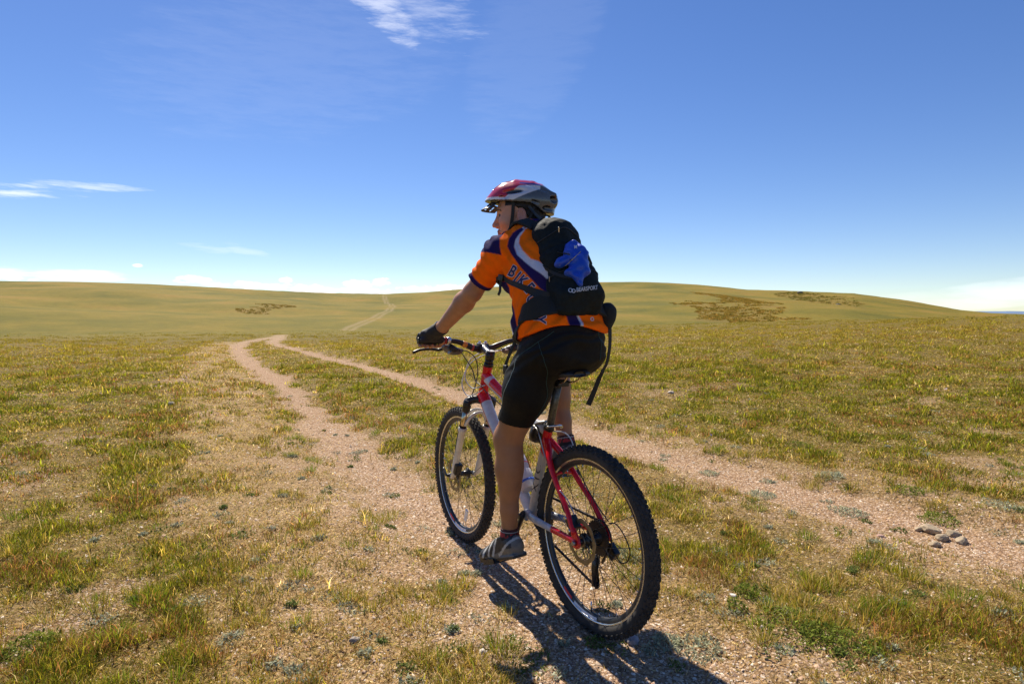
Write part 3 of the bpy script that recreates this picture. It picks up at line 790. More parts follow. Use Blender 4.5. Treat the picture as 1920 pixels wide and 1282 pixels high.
# --- wheel meshes shared by both wheels
def tyre_mesh():
    rc = TO - .004 - .0245; prof = []
    for k in range(20):
        a = radians(-141 + 282 * k / 19); prof.append((rc + .0245 * cos(a), TW * .93 * sin(a)))
    base = lathe('tyre', prof, 120)
    L = []
    N = 66
    for k in range(N):
        for (off, a_, hx, hy, hz) in ((0, 0, .0075, .0052, .0032), (.5, 21, .0062, .0045, .0032), (.5, -21, .0062, .0045, .0032), (0, 45, .0072, .0042, .0036), (0, -45, .0072, .0042, .0036), (.5, 66, .0060, .0030, .0028), (.5, -66, .0060, .0030, .0028)):
            th = 2 * pi * (k + off) / N; a = radians(a_)
            e = np.array([cos(th), 0, sin(th)]); tn = np.array([-sin(th), 0, cos(th)]); y = np.array([0, 1., 0])
            nrm = e * cos(a) + y * sin(a); side = np.cross(nrm, tn)
            c = e * rc + .0245 * nrm * np.array([1, TW * .93 / .0245, 1]) + nrm * hz * .55
            L.append((c, (hx, hy, hz), (tn, side, nrm)))
    return join_meshes('tyre', [base, boxes('knobs', L)])
def rim_mesh():
    o, b, w = .3035, .271, .0125
    dark = lathe('rim', [(o, -w), (.2955, -w), (.285, -w * .92), (b + .004, -w * .55), (b, -w * .2), (b, w * .2), (b + .004, w * .55), (.285, w * .92), (.2955, w), (o, w)], 120)
    s1 = lathe('rim', [(.3035, w - .003), (.3035, w + .0026), (.2905, w + .0018), (.2895, w - .0004)], 120); s2 = lathe('rim', [(.3035, -w + .003), (.3035, -w - .0026), (.2905, -w - .0018), (.2895, -w + .0004)], 120)
    return join_meshes('rim', [dark, s1, s2], [M_rim, M_alloy, M_alloy])
def disc_mesh(R=.082):
    V = []; F = []; n = 72
    for yy in (-.0009, .0009):
        for k in range(n):
            a = 2 * pi * k / n; w = .0025 * sin(a * 9)
            V += [((R + w) * cos(a), yy, (R + w) * sin(a)), ((R - .017) * cos(a), yy, (R - .017) * sin(a))]
    for k in range(n):
        k2 = (k + 1) % n
        if k % 3 == 2:        # slots: only the outer band is left thinner
            pass
        a, b, c, d = 2 * k, 2 * k2, 2 * k2 + 1, 2 * k + 1; o = 2 * n
        F += [(a, b, c, d), (o + d, o + c, o + b, o + a), (a, o + a, o + b, b), (d, c, o + c, o + d)]
    me = bpy.data.meshes.new('disc'); me.from_pydata(V, [], F); me.update()
    arms = [tube_mesh('arm', [(.016 * cos(t), 0, .016 * sin(t)), (.045 * cos(t + .25), 0, .045 * sin(t + .25)), ((R - .012) * cos(t + .75), 0, (R - .012) * sin(t + .75))], .0028, 6, squash=(1, .35), up=(0, 1, 0)) for t in np.arange(6) * pi / 3]
    return join_meshes('brake_disc', [me] + arms + [lathe('c', [(.010, -.002), (.022, -.002), (.022, .002), (.010, .002)], 24, closed=True)])
ME_TYRE, ME_RIM, ME_DISC = tyre_mesh(), rim_mesh(), disc_mesh()
ME_SPOKE = {}
def make_wheel(loc, rz, rear):
    w = empty('wheel', loc); w.parent = bike; w.rotation_euler = (0, 0, rz)
    link('tyre', ME_TYRE, M_rubber, w); link('rim', ME_RIM, None, w)
    hw = .030
    hub = lathe('hub', [(.005, -.062), (.009, -.058), (.009, -hw - .006), (.028, -hw - .002), (.028, -hw + .002), (.014, -hw + .008), (.012, 0), (.014, hw - .008), (.028, hw - .002), (.028, hw + .002), (.009, hw + .006), (.009, .058), (.005, .062)], 32)
    link('hub', hub, M_black, w)
    d = link('brake_disc', ME_DISC, M_rotor, w); d.location = (0, .046, 0)
    for k in range(32):
        side = 1 if k % 2 else -1; j = k // 2; a = 2 * pi * k / 32
        tng = (1 if j % 2 else -1) * radians(62)
        p0 = (.026 * cos(a + tng), side * hw, .026 * sin(a + tng)); p1 = (.2725 * cos(a), side * .003, .2725 * sin(a))
        q = np.array(p0) + (np.array(p1) - np.array(p0)) * .955
        me = join_meshes('spoke', [tube_mesh('spoke', [p0, tuple(q)], .00105, 6), tube_mesh('nipple', [tuple(q), p1], .0019, 6)], [M_black, M_alloy])
        link('spoke', me, None, w)
    # rim stickers
    def sticker(name, a0, a1, mat, r0=.2775, r1=.2885):
        V = []; F = []; n = 10
        for k in range(n + 1):
            a = a0 + (a1 - a0) * k / n
            V += [(r0 * cos(a), .0125 * .80 + .0008, r0 * sin(a)), (r1 * cos(a), .0125 *.93+ .0010, r1 * sin(a))]
        for k in range(n): F.append((2 * k, 2 * k + 1, 2 * k + 3, 2 * k + 2))
        me = bpy.data.meshes.new(name); me.from_pydata(V, [], F); me.update(); link(name, me, mat, w)
    A = radians(-68) if rear else radians(-72)
    sticker('rim_sticker', A, A + .20, M_decal_r); sticker('rim_sticker', A - .03 - .52, A - .06, M_decal_w)
    return w
SG = np.array([.83, 0, .83]); STEER = -.041
def st(p):
    """turn the front end with the handlebar"""
    ax = np.array([.80 - .855, 0, .91 - .765]); ax /= np.linalg.norm(ax); q = np.array(p, float) - SG; c, s = cos(STEER), sin(STEER)
    return tuple(SG + q * c + np.cross(ax, q) * s + ax * (ax @ q) * (1 - c))
rw = make_wheel((0, 0, .345), 0, True); fwh = make_wheel(st((1.08, 0, .345)), STEER, False)
# valve and reflector on the front wheel, nipple light spot on the rear one
bbox_obj('spoke_reflector', (-.06, .008, -.20), (.012, .004, .032), M_lens, fwh, A=axes((.9, 0, .35)))
tube('valve', [(0, 0, -.272), (0, 0, -.235)], .0028, M_alloy, rw, 8); tube('valve', [(.27, 0, .03), (.236, 0, .026)], .0028, M_alloy, fwh, 8)

# --- frame
def col_tube(pts, rad, fn, n=20, sm=30, squash=None):
    Pn = crom(pts, sm); R = np.interp(np.linspace(0, len(pts) - 1, len(Pn)), np.arange(len(pts)), rad) if not np.isscalar(rad) else rad
    me = tube_mesh('t', Pn, R, n, squash=squash)
    m = len(Pn); C = []
    for k in range(m):
        c0 = Pn[k]
        for q in range(n):
            v = np.array(me.vertices[k * n + q].co); nn = v - c0; nn /= np.linalg.norm(nn) + 1e-9
            C.append(fn(k / (m - 1), nn))
    return me, C
BB = np.array([.405, 0, .325])
fr = []
fr.append(col_tube([(.797, 0, .925), (.812, 0, .885), (.838, 0, .812), (.859, 0, .755)], [.0235, .0215, .0225, .026], lambda s, n: RED_P, sm=10))
def f_top(s, n):
    if s < .10 + .05 * n[2]: return RED_P
    if .20 < s < .52 and n[2] > -.15 - .5 * abs(s - .36): return RED_P
    if .62 < s < .86 and n[2] > -.2: return RED_P
    return SIL_P
fr.append(col_tube([(.822, 0, .878), (.70, 0, .822), (.50, 0, .752), (.288, 0, .690)], [.026, .023, .020, .017], f_top, squash=(1.15, .9)))
def f_down(s, n):
    e = n[0] * .6 - n[2] * .8
    if s < .09: return RED_P
    if e > .25 and s < .75: return RED_P
    return SIL_P
fr.append(col_tube([(.850, 0, .785), (.745, 0, .665), (.60, 0, .515), (.46, 0, .375), tuple(BB)], [.028, .027, .025, .025, .024], f_down, squash=(1.05, 1.0)))
fr.append(col_tube([tuple(BB), (.36, 0, .475), (.315, 0, .617), (.283, 0, .715)], [.021, .019, .0185, .0195], lambda s, n: RED_P if s > .66 + .05 * n[0] else (.50, .47, .42), sm=24))
for sd_ in (1, -1):
    fr.append(col_tube([(.295, .004 * sd_, .665), (.250, .022 * sd_, .628), (.215, .040 * sd_, .588), (.150, .052 * sd_, .519), (.074, .062 * sd_, .449), (.012, .070 * sd_, .372)], [.016, .0135, .0120, .0105, .0098, .0115], lambda s, n: RED_P, n=14, sm=10))
    fr.append(col_tube([(.395, .022 * sd_, .322), (.345, .040 * sd_, .332), (.269, .052 * sd_, .337), (.175, .060 * sd_, .341), (.059, .069 * sd_, .346), (.0, .0705 * sd_, .345)], [.016, .0145, .0125, .0115, .010, .011], lambda s, n: (.40, .42, .47) if s < .62 else RED_P, n=14, sm=10, squash=(1.2, .8)))
# stay bridge and bottom bracket shell
fr.append(col_tube([(.18, -.046, .546), (.185, 0, .553), (.18, .046, .546)], .006, lambda s, n: RED_P, n=10, sm=6))
fr.append(col_tube([(BB[0], -.036, BB[2]), (BB[0], .036, BB[2])], .0235, lambda s, n: SIL_P, n=24, sm=4))
fm = join_meshes('frame', [a for a, b in fr]); add_color(fm, 'Col', np.array([c for a, b in fr for c in b]))
frame = link('frame', fm, M_frame, bike)
# dropouts
for sd_ in (1, -1):
    bm = bmesh.new()
    prof = [(-.022, .345), (-.016, .362), (.004, .385), (.022, .392), (.026, .372), (.022, .352), (.030, .338), (.016, .326), (-.006, .322), (-.018, .330)]
    vs = [[bm.verts.new((x, sd_ * .0705 + dy, z)) for x, z in prof] for dy in (-.004, .004)]
    bm.faces.new(vs[0]); bm.faces.new(vs[1][::-1])
    for k in range(len(prof)): bm.faces.new((vs[0][k], vs[1][k], vs[1][(k + 1) % len(prof)], vs[0][(k + 1) % len(prof)]))
    bmesh.ops.recalc_face_normals(bm, faces=bm.faces[:])
    me = bpy.data.meshes.new('dropout'); bm.to_mesh(me); bm.free(); add_color(me, 'Col', np.tile(RED_P, (len(me.vertices), 1))); link('dropout', me, M_frame, frame)
tube('axle_nut', [(0, .076, .345), (0, .088, .345)], [.010, .007], M_dull, frame, 12); tube('axle_nut', [(0, -.076, .345), (0, -.088, .345)], [.010, .007], M_dull, frame, 12)

# --- flat lettering helpers
def text_mesh(txt, size=1., bold=0., shear=0.):
    c = bpy.data.curves.new('txt', 'FONT'); c.body = txt; c.size = size; c.offset = bold; c.shear = shear; c.align_x = 'CENTER'; c.align_y = 'CENTER'; c.resolution_u = 3
    o = bpy.data.objects.new('txt', c); COL.objects.link(o)
    dg = bpy.context.evaluated_depsgraph_get(); me = bpy.data.meshes.new_from_object(o.evaluated_get(dg)); bpy.data.objects.remove(o); bpy.data.curves.remove(c)
    bm = bmesh.new(); bm.from_mesh(me); bmesh.ops.triangulate(bm, faces=bm.faces[:])
    return bm
def subdiv(bm, L):
    for it in range(4):
        e = [x for x in bm.edges if x.calc_length() > L]
        if not e: break
        bmesh.ops.subdivide_edges(bm, edges=e, cuts=1); bmesh.ops.triangulate(bm, faces=[f for f in bm.faces if len(f.verts) > 3])
def decal_tube(name, txt, size, p0, p1, facing, r, mat, parent, bold=.0, flip=1, sx_=1.):
    """lettering wrapped on a tube between p0 and p1, centred on the side 'facing'"""
    bm = text_mesh(txt, size, bold); subdiv(bm, .01)
    p0 = np.array(p0, float); p1 = np.array(p1, float); T = p1 - p0; L = np.linalg.norm(T); T /= L
    f = np.array(facing, float); f -= T * (f @ T); f /= np.linalg.norm(f); S = np.cross(f, T) * 1.
    for v in bm.verts:
        x, y = v.co.x * sx_, v.co.y
        a = y / r; v.co = Vector((p0 + p1) / 2 + T * x * flip + (f * cos(a) + S * sin(a) * flip) * (r + .0009))
    me = bpy.data.meshes.new(name); bm.to_mesh(me); bm.free(); return link(name, me, mat, parent)
decal_tube('down_tube_lettering', 'GIANT', .062, (.735, 0, .652), (.49, 0, .40), (-.15, 1, .25), .0265, M_decal_k, frame, bold=-.0004, flip=1, sx_=1.25)
decal_tube('seat_tube_lettering', 'XTC', .042, (.385, 0, .395), (.325, 0, .595), (-.5, 1, 0), .0192, M_decal_k, frame, bold=.0002, sx_=1.6)
# seat clamp + lever
tube('seat_clamp', [(.2855, 0, .705), (.279, 0, .727)], .0225, M_black, frame, 20)
tube('clamp_lever', [(.272, .020, .718), (.262, .012, .722), (.250, -.012, .724), (.250, -.034, .722), (.262, -.048, .712)], [.004, .005, .005, .0055, .006], M_alloy, frame, 10, sm=6)
# small round lamp and its bracket ahead of the seat post
tube('lamp_bracket', [(.300, 0, .735), (.335, .004, .726), (.372, .006, .712)], [.010, .014, .010], M_dull, frame, 12, sm=5, squash=(.6, 1.4))
tube('lamp_body', [(.350, .006, .712), (.352, .006, .705), (.366, .006, .672), (.376, .006, .650), (.378, .006, .644)], [.018, .026, .031, .027, .016], M_black, frame, 20)

# --- seat post and saddle
tube('seat_post', [(.283, 0, .70), (.220, 0, .893)], .0158, pmat('dusty_seat_post', (.10, .095, .075), .35, metal=.4, var=.6, vscale=90), bike, 20)
def saddle_mesh():
    S = [(-.012, .030, .948, .012), (-.004, .058, .954, .018), (.02, .070, .957, .022), (.06, .068, .955, .024), (.10, .054, .951, .026), (.14, .038, .948, .026), (.19, .025, .946, .024), (.24, .020, .944, .022), (.268, .014, .940, .016), (.276, .006, .936, .008)]
    V = []; F = []; n = 24
    for x, hw, z, th in S:
        for k in range(n):
            a = 2 * pi * k / n; y = hw * np.sign(cos(a)) * abs(cos(a)) ** .8; zz = sin(a)
            V.append((x, y, z + (zz * .010 if zz > 0 else zz * th) - .010 * (y / .07) ** 2))
    for k in range(len(S) - 1):
        for q in range(n): F.append((k * n + q, k * n + (q + 1) % n, (k + 1) * n + (q + 1) % n, (k + 1) * n + q))
    F.append(tuple(range(n))); F.append(tuple((len(S) - 1) * n + q for q in range(n))[::-1])
    me = bpy.data.meshes.new('saddle'); me.from_pydata(V, [], F); me.polygons.foreach_set('use_smooth', np.ones(len(F), bool)); me.update(); return me
SDX = .088
sme = saddle_mesh()
for v in sme.vertices: v.co.x += SDX; v.co.y *= .93
sad = link('saddle', sme, pmat('saddle_leather', (.022, .022, .028), .42, var=.25, coat=.1), bike)
for sd_ in (1, -1):
    tube('saddle_rail', [(SDX + .018, .034 * sd_, .940), (SDX + .05, .030 * sd_, .915), (SDX + .09, .022 * sd_, .906), (SDX + .16, .022 * sd_, .906), (SDX + .225, .014 * sd_, .925), (SDX + .25, .006 * sd_, .935)], .0036, M_gold, sad, 8, sm=6)
bbox_obj('rail_clamp', (.203, 0, .901), (.024, .026, .012), M_black, sad, bev=.4)

# --- fork
fork = empty('fork'); fork.parent = bike
def T(*P): return [st(p) for p in P]
LS = lambda s: (.877, .066 * s, .738)
tube('crown', T((.879, .070, .722), (.884, .058, .748), (.872, .030, .758), (.862, 0, .756), (.872, -.030, .758), (.884, -.058, .748), (.879, -.070, .722)), [.018, .021, .019, .022, .019, .021, .018], M_black, fork, 16, sm=6)
for s_ in (1, -1):
    a = np.array([.881, .066 * s_, .745]); b = np.array([1.052, .066 * s_, .330]); d = b - a
    P = lambda t: st(a + d * t)
    tube('crown_clamp', [P(-.03), P(.0), P(.10), P(.115)], [.017, .0215, .0205, .018], M_black, fork, 16)
    tube('stanchion', [P(.10), P(.36)], .0148, M_gold, fork, 16)
    ll = tube('lower_leg', [P(.315), P(.32), P(.36), P(.37), P(.80), P(.93), P(.965)], [.0185, .021, .021, .0178, .0165, .0155, .011], M_fork, fork, 16)
    tube('wiper_seal', [P(.305), P(.325)], .0175, M_black, ll, 16)
    e0 = st(a + d * .93); tube('dropout', [e0, st((1.07, .062 * s_, .337)), st((1.082, .058 * s_, .345))], [.013, .012, .011], M_fork, ll, 12)
a = np.array([.881, .066, .745]); b = np.array([1.052, .066, .330])
q = a + (b - a) * .36
tube('brake_arch', T((q[0], .062, q[2]), (q[0] - .018, .060, q[2] + .045), (q[0] - .020, .036, q[2] + .088), (q[0] - .014, 0, q[2] + .100), (q[0] - .020, -.036, q[2] + .088), (q[0] - .018, -.060, q[2] + .045), (q[0], -.062, q[2])), [.013, .0115, .0105, .010, .0105, .0115, .013], M_fork, fork, 12, sm=8, squash=(.7, 1.1))
tube('brake_arch', T((q[0] - .028, .062, q[2] + .03), (q[0] - .052, .056, q[2] + .060), (q[0] - .058, .034, q[2] + .086), (q[0] - .054, 0, q[2] + .094), (q[0] - .058, -.034, q[2] + .086), (q[0] - .052, -.056, q[2] + .060), (q[0] - .028, -.062, q[2] + .03)), .0075, M_fork, fork, 10, sm=8)
cal = bbox_obj('brake_caliper', st((1.012, .060, .395)), (.030, .018, .020), M_black, fork, A=axes((-.4, 0, .9)))
tube('axle_lever', T((1.08, .066, .345), (1.082, .082, .345), (1.092, .088, .352), (1.125, .088, .375)), [.011, .009, .006, .005], M_black, fork, 10, sm=5)
tube('headset_cup', T((.7935, 0, .925), (.789, 0, .940)), [.0245, .021], M_black, bike, 20); tube('headset_cup', T((.860, 0, .752), (.863, 0, .744)), [.0265, .024], M_black, bike, 20)
# --- handlebar and stem
hb = empty('handlebar'); hb.parent = bike
tube('steerer_spacer', T((.789, 0, .940), (.785, 0, .953), (.784, 0, .9535), (.780, 0, .966)), [.0195, .0195, .0180, .0180], M_black, hb, 20)
tube('stem', T((.781, 0, .957), (.7735, 0, .992)), [.0225, .0215], M_black, hb, 20)
tube('stem', T((.779, 0, .982), (.808, 0, .990), (.848, 0, 1.004)), [.017, .0165, .021], pmat('stem_alloy', (.22, .215, .21), .3, metal=.8), hb, 16, sm=4)
tube('stem_clamp', T((.858, .025, 1.005), (.858, -.025, 1.005)), .0235, M_black, hb, 20)
for s_ in (1, -1):
    for dz in (.020, -.020): tube('stem_bolt', T((.850, .017 * s_, 1.005 + dz), (.880, .017 * s_, 1.005 + dz)), .0045, M_alloy, hb, 8)
    tube('stem_bolt', T((.86, .016 * s_, 1.020), (.858, .016 * s_, 1.038)), .0062, M_alloy, hb, 10)
tube('stem_cap', T((.7735, 0, .992), (.7725, 0, .998)), .019, M_dull, hb, 20)
bar_pts = T((.826, .335, 1.046), (.836, .25, 1.044), (.846, .15, 1.040), (.853, .085, 1.020), (.858, .045, 1.005), (.858, 0, 1.004), (.858, -.045, 1.005), (.853, -.085, 1.020), (.846, -.15, 1.040), (.836, -.25, 1.044), (.826, -.335, 1.046))
bar = tube('bar', bar_pts, [.011, .011, .0115, .014, .0158, .0158, .0158, .014, .0115, .011, .011], M_black, hb, 16, sm=8)
tube('bar_graphic', T((.8502, .112, 1.0295), (.8525, .090, 1.0215)), [.0135, .0148], pmat('orange_graphic', (.65, .25, .04), .35), hb, 16)
tube('bar_graphic', T((.857, .062, 1.0105), (.8575, .052, 1.0073)), [.0158, .0163], pmat('red_graphic', (.45, .06, .04), .35), hb, 16)
for s_ in (1, -1):
    g = tube('grip', T((.826, .337 * s_, 1.046), (.8262, .334 * s_, 1.046), (.836, .25 * s_, 1.044), (.8395, .215 * s_, 1.043), (.840, .212 * s_, 1.043)), [.012, .0165, .0160, .0170, .013], M_grip, hb, 18)
    tube('bar_end_plug', T((.8255, .338 * s_, 1.046), (.8252, .342 * s_, 1.046)), [.015, .012], M_black, g, 16)
    cl = tube('lever_clamp', T((.8425, .196 * s_, 1.0425), (.8445, .178 * s_, 1.0415)), .0190, M_alloy, hb, 18)
    tube('clamp_ring', T((.8402, .2105 * s_, 1.043), (.8418, .200 * s_, 1.0428)), .0175, pmat('red_ring', (.35, .03, .02), .4), cl, 16)
    mc = tube('master_cylinder', T((.862, .205 * s_, 1.020), (.870, .185 * s_, 1.008), (.868, .155 * s_, .996), (.862, .125 * s_, .992), (.858, .105 * s_, .996)), [.010, .0185, .0225, .017, .008], pmat('grey_brake_body', (.16, .155, .15), .35, metal=.6), hb, 14, sm=5)
    tube('brake_lever', T((.872, .195 * s_, 1.006), (.892, .215 * s_, .998), (.905, .25 * s_, 1.002), (.908, .30 * s_, .998), (.905, .335 * s_, .986)), [.008, .0075, .0065, .0065, .0075], M_black, mc, 10, sm=6)
    tube('shifter', T((.848, .172 * s_, 1.022), (.838, .162 * s_, 1.004), (.835, .140 * s_, .998)), [.010, .018, .009], M_black, hb, 12, sm=4)
    tube('shift_lever', T((.838, .170 * s_, 1.000), (.812, .190 * s_, .990), (.800, .200 * s_, .992)), [.005, .004, .006], M_dull, hb, 8, sm=4)
# cables
def cable(P, r=.0026, m=None): tube('cable', P, r, m or M_cable, bike, 8, sm=10)
cable([st((.858, .105, .997)), st((.885, .06, .985)), st((.90, .02, .955)), st((.90, .005, .90)), st((.895, .02, .82)), st((.905, .05, .74)), st((.93, .077, .65)), st((.975, .083, .53)), st((1.01, .078, .42))])
cable([st((.862, -.10, .995)), st((.90, -.03, .985)), st((.935, .03, .945)), (.93, .055, .86), (.88, .045, .815), (.83, .028, .822), (.79, .020, .835)], .0026, M_cablew)
cable([st((.84, -.13, .998)), st((.90, -.05, .975)), st((.955, .02, .925)), (.965, .055, .83), (.91, .055, .775), (.85, .034, .79), (.80, .030, .81)], .0026, M_cablew)
cable([st((.84, .13, .998)), st((.89, .08, .96)), st((.90, .035, .90)), (.87, .03, .85), (.82, .026, .83), (.76, .026, .80)])
cable([(.745, .022, .795), (.60, .027, .755), (.40, .027, .705), (.33, .027, .672), (.27, .030, .612), (.21, .047, .572), (.13, .058, .49), (.085, .066, .44), (.05, .066, .43), (.03, .056, .41)], .0027)
tube('cable', [(.345, .035, .70), (.31, .045, .712), (.28, .050, .69), (.262, .045, .64), (.24, .044, .60)], .003, M_dull, bike, 8, sm=8)
tube('cable', [(.268, -.01, .70), (.235, -.045, .695), (.205, -.06, .66), (.18, -.058, .58)], .0026, M_cablew, bike, 8, sm=8)
tube('cable', [(.12, .060, .505), (.085, .045, .47), (.05, .040, .42), (.035, .045, .395)], .0022, M_alloy, bike, 8, sm=8)
# --- drivetrain
bk = bbox_obj('brake_caliper', (.045, .052, .400), (.026, .017, .020), M_black, bike, A=axes((.7, 0, .7)))
tube('caliper_bolt', [(.035, .055, .382), (.030, .085, .380)], .006, M_alloy, bk, 8); tube('caliper_bolt', [(.065, .055, .415), (.064, .078, .418)], .006, M_alloy, bk, 8)
def sprocket(R, y, th=.001, tooth=.0022, n=None):
    n = n or int(R * 480); P = []
    for k in range(n * 4):
        a = 2 * pi * k / (n * 4); P.append((R + (tooth if k % 4 in (1, 2) else -tooth) , a))
    V = []; F = []; m = len(P)
    for yy in (y - th, y + th):
        for r, a in P: V.append((r * cos(a), yy, r * sin(a)))
        for r, a in P: V.append((R * .45 * cos(a), yy, R * .45 * sin(a)))
    for k in range(m):
        k2 = (k + 1) % m
        F += [(k, k2, m + k2, m + k), (2 * m + k, 3 * m + k, 3 * m + k2, 2 * m + k2), (k, 2 * m + k, 2 * m + k2, k2)]
    me = bpy.data.meshes.new('s'); me.from_pydata(V, [], F); me.update(); return me
cas = join_meshes('cassette', [sprocket(R, -.026 - k * .0042) for k, R in enumerate((.064, .056, .049, .043, .037, .031, .025))] + [tube_mesh('h', [(0, -.024, 0), (0, -.056, 0)], .022, 20)])
link('cassette', cas, M_chain, bike).location = (0, 0, .345)
cr = join_meshes('chainring', [sprocket(.088, -.047, .0014), sprocket(.064, -.039, .0014), sprocket(.044, -.032, .0014), tube_mesh('b', [(0, -.024, 0), (0, -.06, 0)], .02, 20)])
link('chainring', cr, M_chain, bike).location = tuple(BB)
def arm(sd_, pz):
    P0 = (BB[0], .052 * sd_, BB[2]); P1 = pz
    tube('crank_arm', [(BB[0] + (BB[0] - pz[0]) * .08, .052 * sd_, BB[2] + (BB[2] - pz[2]) * .08), P0, tuple(np.array(P0) * .5 + np.array(P1) * .5 + np.array([0, .004 * sd_, 0])), P1, tuple(np.array(P1) + (np.array(P1) - np.array(P0)) * .07)], [.014, .018, .013, .0135, .009], M_black, bike, 14, sm=4, squash=(1.1, .7))
PL = (.448, .078, .155); PR = (.362, -.078, .495)
arm(1, PL); arm(-1, PR)
tube('crank_bolt', [(BB[0], .056, BB[2]), (BB[0], .070, BB[2])], [.015, .011], M_black, bike, 14)
def pedal(c, sd_, fwd):
    A = axes(fwd); c = np.array(c)
    p = empty('pedal'); p.parent = bike
    L = []
    for s_ in (1, -1):
        L.append((c + A[0] * .040 * s_, (.006, .045, .011), A)); L.append((c + A[1] * .043 * s_, (.042, .005, .010), A))
    link('cage', boxes('cage', L), M_black, p)
    tube('pedal_body', [tuple(c - A[1] * .045), tuple(c), tuple(c + A[1] * .045)], [.013, .011, .013], M_black, p, 12)
    tube('pedal_axle', [tuple(c - A[1] * .045 * sd_), tuple(c - A[1] * .075 * sd_)], .007, M_alloy, p, 10)
    for s_ in (1, -1): bbox_obj('reflector', tuple(c + A[0] * .047 * s_), (.0025, .022, .006), pmat('amber_reflector', (.75, .36, .02), .25), p, A=A)
    tube('toe_spring', [tuple(c + A[0] * .05 + A[1] * .02 - A[2] * .008), tuple(c + A[0] * .062 + A[2] * .004), tuple(c + A[0] * .05 - A[1] * .02 - A[2] * .008)], .003, M_alloy, p, 8, sm=4)
pedal((.452, .143, .142), 1, (.93, .1, -.36)); pedal((.362, -.143, .490), -1, (.97, -.1, -.2))
# chain
def chain_run(a, b, n):
    a = np.array(a); b = np.array(b); L = []; A = axes(b - a)
    for k in range(n):
        t = (k + .5) / n; c = a + (b - a) * t; wv = .0028 if k % 2 else .0042
        L.append((c, (np.linalg.norm(b - a) / n * .62, wv, .0042), A))
    return boxes('c', L)
chn = [chain_run((-.002, -.040, .405), (.395, -.043, .412), 34), chain_run((.032, -.040, .150), (.40, -.043, .238), 32), chain_run((-.062, -.040, .335), (-.012, -.040, .252), 8)]
chn.append(join_meshes('w', [tube_mesh('w', [(.0 + .064 * cos(a), -.0405, .345 + .064 * sin(a)) for a in np.linspace(radians(92), radians(232), 16)], .0042, 6, squash=(1, .7)), tube_mesh('w', [(BB[0] + .088 * cos(a), -.045, BB[2] + .088 * sin(a)) for a in np.linspace(radians(96), radians(-94), 24)], .0042, 6, squash=(1, .7))]))
link('chain', join_meshes('chain', chn), M_chain, bike)
# rear derailleur
rd = bbox_obj('derailleur', (.018, -.074, .292), (.020, .014, .030), M_black, bike, A=axes((.8, 0, .55)), bev=.45)
bbox_obj('derailleur_knuckle', (-.022, -.080, .290), (.022, .014, .026), M_black, rd, A=axes((.6, 0, -.8)), bev=.45)
for yy in (-.047, -.032):
    bm_ = tube_mesh('c', [(.022, yy, .268), (.030, yy, .215), (.024, yy, .150)], [.013, .012, .016], 12, squash=(.16, 1), up=(0, 1, 0)); link('derailleur_cage', bm_, M_black, rd)
for (cx, cz) in ((.020, .252), (.024, .158)):
    w_ = link('jockey_wheel', join_meshes('jockey_wheel', [sprocket(.017, 0, .002, .002, 11), tube_mesh('k', [(0, -.005, 0), (0, .005, 0)], .009, 12)]), M_black, rd); w_.location = (cx, -.040, cz)
cable([(-.01, -.072, .395), (-.045, -.078, .40), (-.085, -.085, .365), (-.107, -.09, .318), (-.095, -.09, .276), (-.066, -.085, .262), (-.045, -.082, .275)], .0024)
cable([(.17, -.052, .58), (.11, -.062, .50), (.05, -.070, .44), (-.005, -.074, .40)], .0024)
# --- bottle in its cage on the down tube
cg = empty('bottle_cage'); cg.parent = bike
D0 = np.array([.53, 0, .442]); DA = np.array([.62, 0, .66]); DA /= np.linalg.norm(DA); DN = np.array([-DA[2], 0, DA[0]])
oc = D0 + DN * .064
for s_ in (1, -1):
    tube('cage_arm', [tuple(D0 + DN * .026), tuple(oc - DA * .06 + np.array([0, .03 * s_, 0]) - DN * .02), tuple(oc - DA * .02 + np.array([0, .039 * s_, 0])), tuple(oc + DA * .06 + np.array([0, .036 * s_, 0]) + DN * .015), tuple(oc + DA * .085 + DN * .038)], .003, pmat('orange_cage_wire', (.55, .17, .05), .35, metal=.5), cg, 8, sm=6)
bottle = empty('water_bottle', BIKE_LOC, HEAD); tag(bottle, 'white water bottle with blue markings held in the cage of the bicycle frame', 'bottle')
Bp = lambda t: tuple(oc + DA * t)
tube('bottle_body', [Bp(-.082), Bp(-.080), Bp(-.03), Bp(.0), Bp(.01), Bp(.02), Bp(.075), Bp(.085)], [.030, .0355, .0365, .0365, .032, .0365, .036, .028], pmat('bottle_plastic', (.72, .72, .80), .35, var=.05, trans=.2), bottle, 24)
tube('bottle_band', [Bp(-.055), Bp(-.045)], .0371, pmat('blue_band', (.04, .13, .55), .4), bottle, 24); tube('bottle_band', [Bp(.03), Bp(.034)], .0369, pmat('red_band', (.5, .05, .08), .4), bottle, 24)
tube('bottle_cap', [Bp(.085), Bp(.087), Bp(.100), Bp(.104), Bp(.118)], [.030, .031, .029, .010, .009], M_black, bottle, 24)
